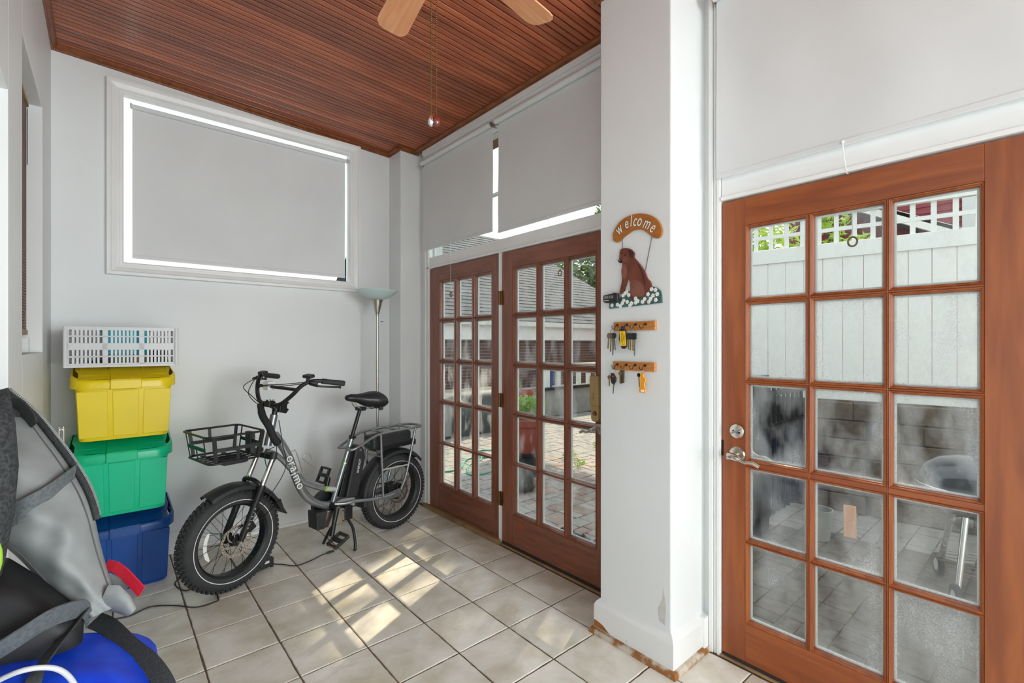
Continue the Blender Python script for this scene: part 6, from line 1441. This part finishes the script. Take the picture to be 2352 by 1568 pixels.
# ---- kettle grill
kg = thing('kettle_grill', 'dark kettle barbecue on a wheeled steel tripod outside the single door', 'grill', (4.22, .34, ZG), .4)
MB().lathe([(0, .52), (.10, .525), (.20, .56), (.27, .62), (.30, .70), (.305, .72), (.30, .72), (.26, .64), (.19, .58), (0, .55)], 40).build('bowl', 'kettle', kg, 50)
ld_ = MB().lathe([(.31, .722), (.312, .735), (.30, .78), (.26, .84), (.19, .885), (.10, .905), (0, .91)], 40).build('lid', 'kettle', kg, 50)
MB().tube(catmull([(-.06, 0, .905), (-.05, 0, .955), (.05, 0, .955), (.06, 0, .905)], 4), .009, 8).build('lid_handle', 'black_plastic', ld_, 60)
MB().tube([(.31 * cos(t * pi / 20), .31 * sin(t * pi / 20), .722) for t in range(40)], .006, 6, closed=True).build('rim', 'chrome', ld_, 60)
for k, a in enumerate((2.5, .4, -1.6)):
    MB().tube([(.17 * cos(a), .17 * sin(a), .56), (.29 * cos(a), .29 * sin(a), .10 if k else .08)], .018, 12).build('leg', 'chrome', kg, 60)
    if k < 2 or True:
        wl2 = MB().lathe([(.03, -.014), (.060, -.014), (.078, -.012), (.080, 0), (.078, .012), (.060, .014), (.03, .014), (.03, -.014)], 28, (.30 * cos(a), .30 * sin(a), .085), Matrix.Rotation(pi / 2, 3, 'X')).build('wheel', 'black_rubber', kg, 40)
        MB().lathe([(0, -.016), (.040, -.016), (.044, -.012), (.044, .012), (.040, .016), (0, .016)], 24, (.30 * cos(a), .30 * sin(a), .085), Matrix.Rotation(pi / 2, 3, 'X')).build('wheel_cap', 'vinyl_white', wl2, 40)
for k in range(7): MB().tube([(-.20 + k * .065, -.2, .22), (-.20 + k * .065, .2, .22)], .003, 6).build('rack_wire', 'steel', kg)
MB().lathe([(0, .44), (.11, .44), (.13, .48), (.12, .48), (0, .45)], 24).build('ash_catcher', 'steel', kg, 40)
MB().tube([(0, 0, .53), (0, 0, .44)], .02, 10).build('vent_neck', 'steel', kg, 40)
cp = thing('cream_pot', 'cream plant pot by the retaining wall', 'plant pot', (4.55, 1.32, ZG)); MB().lathe([(0, 0), (.075, 0), (.10, .22), (.105, .22), (.105, .25), (.09, .25), (.08, .2), (0, .2)], 24).build('pot', 'concrete', cp, 40)
ob = MB().box((0, 0, .13), (.02, .09, .26), (0, .2, .3)).build('wood_offcut', 'blade_wood', None, bevel=.003, loc=(4.78, 1.16, ZG)); tag(ob, 'orange wood offcut leaning beside the cream pot', 'wood')
# ---- neighbouring red house and trees
rh = thing('red_house', 'red clapboard house with white trim beyond the fence', 'building', (12.3, 0, ZG))
MB().bb((0.02, -3.5, 0), (4, 4.3, 6.6)).build('wall', 'red_siding', rh)
cbm = MB().prism([(-.025, 0), (.02, 0), (.02, .13), (-.003, .13)], -3.5, 4.6, 'y')
cbm = MB().add([(-.03, -3.5, 0), (-.03, 4.3, 0), (-.004, 4.3, .135), (-.004, -3.5, .135), (.02, -3.5, 0), (.02, 4.3, 0), (.02, 4.3, .135), (.02, -3.5, .135)], [(0, 1, 2, 3), (4, 7, 6, 5), (0, 4, 5, 1), (3, 2, 6, 7), (0, 3, 7, 4), (1, 5, 6, 2)]).mesh('clapboard'); cbm.materials.append(MATS['red_siding'])
for k in range(34): link('clapboard', cbm, rh, 0, 2, (0, 0, 2.0 + k * .13))
wn = MB().bb((-.07, .37, 3.15), (.0, 1.20, 6.0)).build('window', 'vinyl_white', rh); MB().bb((-.08, .48, 3.27), (-.06, .98, 5.9)).build('pane', 'tarp_dark', wn)
for (ya, za), (yb, zb) in (((1.74, 3.64), (3.55, 4.63)), ((1.74, 3.64), (.68, 3.06))):
    MB().loft([[(-2.4, ya, za), (-2.4, ya, za + .19), (-2.25, ya, za + .19), (-2.25, ya, za)], [(-2.4, yb, zb), (-2.4, yb, zb + .19), (-2.25, yb, zb + .19), (-2.25, yb, zb)]]).build('porch_fascia', 'vinyl_white', rh)
MB().add([(-2.4, .68, 3.24), (0, .68, 3.24), (0, 3.55, 4.81), (-2.4, 3.55, 4.81), (-2.4, .68, 3.18), (0, .68, 3.18), (0, 3.55, 4.75), (-2.4, 3.55, 4.75)], [(0, 1, 2, 3), (4, 7, 6, 5), (0, 4, 5, 1), (1, 5, 6, 2), (2, 6, 7, 3), (3, 7, 4, 0)]).build('porch_roof', 'shingle', rh)
def tree(name, label, loc, trunk, blobs, size, m, seed):
    t = thing(name, label, 'tree', loc, 0, 'trees beyond the patio'); rd = random.Random(seed)
    MB().tube(catmull(trunk, 4), [.0 + trunk_r for trunk_r in [max(.02, .12 * (1 - i / (4 * (len(trunk) - 1) + 1) * .7)) for i in range(4 * (len(trunk) - 1) + 1)]], 8).build('trunk', 'bark', t, 60)
    br = MB(); mb = MB()
    for c, r, n in blobs:
        leaves(mb, c, r, n, size, rd); top = Vector(trunk[-1]); br.tube([Vector(trunk[-2]), (Vector(trunk[-2]) + Vector(c)) / 2 + Vector((0, 0, .1)), c], [.05, .035, .015], 6)
    br.build('branches', 'bark', t); mb.build('foliage', m, t)['kind'] = 'stuff'; return t
tree('small_tree', 'sunlit bright green young tree behind the lattice at the left', (7.55, 3.05, ZG), [(0, 0, 0), (0, .05, 1.2), (0, 0, 2.4)], [((0, 0, 3.0), (.75, .75, .55), 900), ((-.2, .5, 3.2), (.6, .6, .4), 500)], .075, 'leaf_bright', 31)
tree('small_tree', 'sparse sunlit sapling behind the middle of the lattice', (8.25, 2.05, ZG), [(0, 0, 0), (0, .03, 1.4), (0, 0, 2.6)], [((0, 0, 3.05), (.35, .35, .22), 260), ((0, .25, 3.5), (.25, .3, .3), 160)], .07, 'leaf_bright', 32)
tree('tall_tree', 'leafy green tree rising behind the garage roof', (15.6, 13.4, ZG), [(0, 0, 0), (.1, 0, 2.5), (0, .1, 5)], [((0, 0, 4.9), (2.0, 2.0, 1.6), 3000), ((.9, -.8, 4.0), (1.3, 1.3, 1.2), 1200)], .17, 'leaf_mid', 33)
st_ = thing('tall_tree', 'large unseen leafy tree with its crown shaped to block and dapple the sun', 'tree', (10.5, 6.3, ZG), 0, 'trees beyond the patio')
MB().tube(catmull([(0, 0, 0), (.1, 0, 3.0), (0, 0, 6.0), (0, .1, 8.0)], 4), [.16 - .009 * i for i in range(13)], 10).build('trunk', 'bark', st_, 60)
rd = random.Random(34); mb = MB(); br = MB()
gaps = [(3.08, 1.075, .46, .15), (2.98, .66, .20, .13), (1.86, .48, .15, .085)]      # gaps shaped into the unseen crown so sun reaches chosen panes (y, z, half sizes at the door)
n_ = 0
while n_ < 5200:
    s_ = rd.uniform(6.9, 9.1); yd = rd.uniform(-.5, 4.0); zd = rd.uniform(-.15, 2.7)
    if any(abs(yd - g[0]) < g[2] + .10 and abs(zd - g[1]) < g[3] + .10 for g in gaps): continue
    p = Vector((2.15 + s_, yd + .465 * s_, zd + .985 * s_)) - Vector((10.5, 6.3, ZG))
    a_ = Vector((rd.gauss(0, 1), rd.gauss(0, 1), rd.gauss(0, 1))).normalized(); b_ = a_.orthogonal().normalized(); sz = .16 * rd.uniform(.7, 1.3)
    mb.add([p - a_ * sz, p + b_ * sz * .5, p + a_ * sz, p - b_ * sz * .5], [(0, 1, 2, 3)]); n_ += 1
n_ = 0
while n_ < 3800:     # lower boughs added to shade the near patio
    s_ = rd.uniform(6.8, 8.8); yd = rd.uniform(1.0, 4.2); zd = rd.uniform(-2.5, -.15)
    p = Vector((2.15 + s_, yd + .465 * s_, zd + .985 * s_)) - Vector((10.5, 6.3, ZG))
    a_ = Vector((rd.gauss(0, 1), rd.gauss(0, 1), rd.gauss(0, 1))).normalized(); b_ = a_.orthogonal().normalized(); sz = .16 * rd.uniform(.7, 1.3)
    mb.add([p - a_ * sz, p + b_ * sz * .5, p + a_ * sz, p - b_ * sz * .5], [(0, 1, 2, 3)]); n_ += 1
leaves(mb, (-.2, .2, 11.6), (2.2, 2.8, 1.3), 1800, .16, rd)
mb.build('foliage', 'leaf_mid', st_)['kind'] = 'stuff'
for k in range(12):
    e = Vector((rd.uniform(-1.2, 1.0), rd.uniform(-2.6, 1.6), rd.uniform(8.6, 11.5))); br.tube([(0, .05, rd.uniform(6.0, 8.0)), e * .5 + Vector((0, 0, 4.3)), e], [.05, .035, .012], 6)
br.build('branches', 'bark', st_)
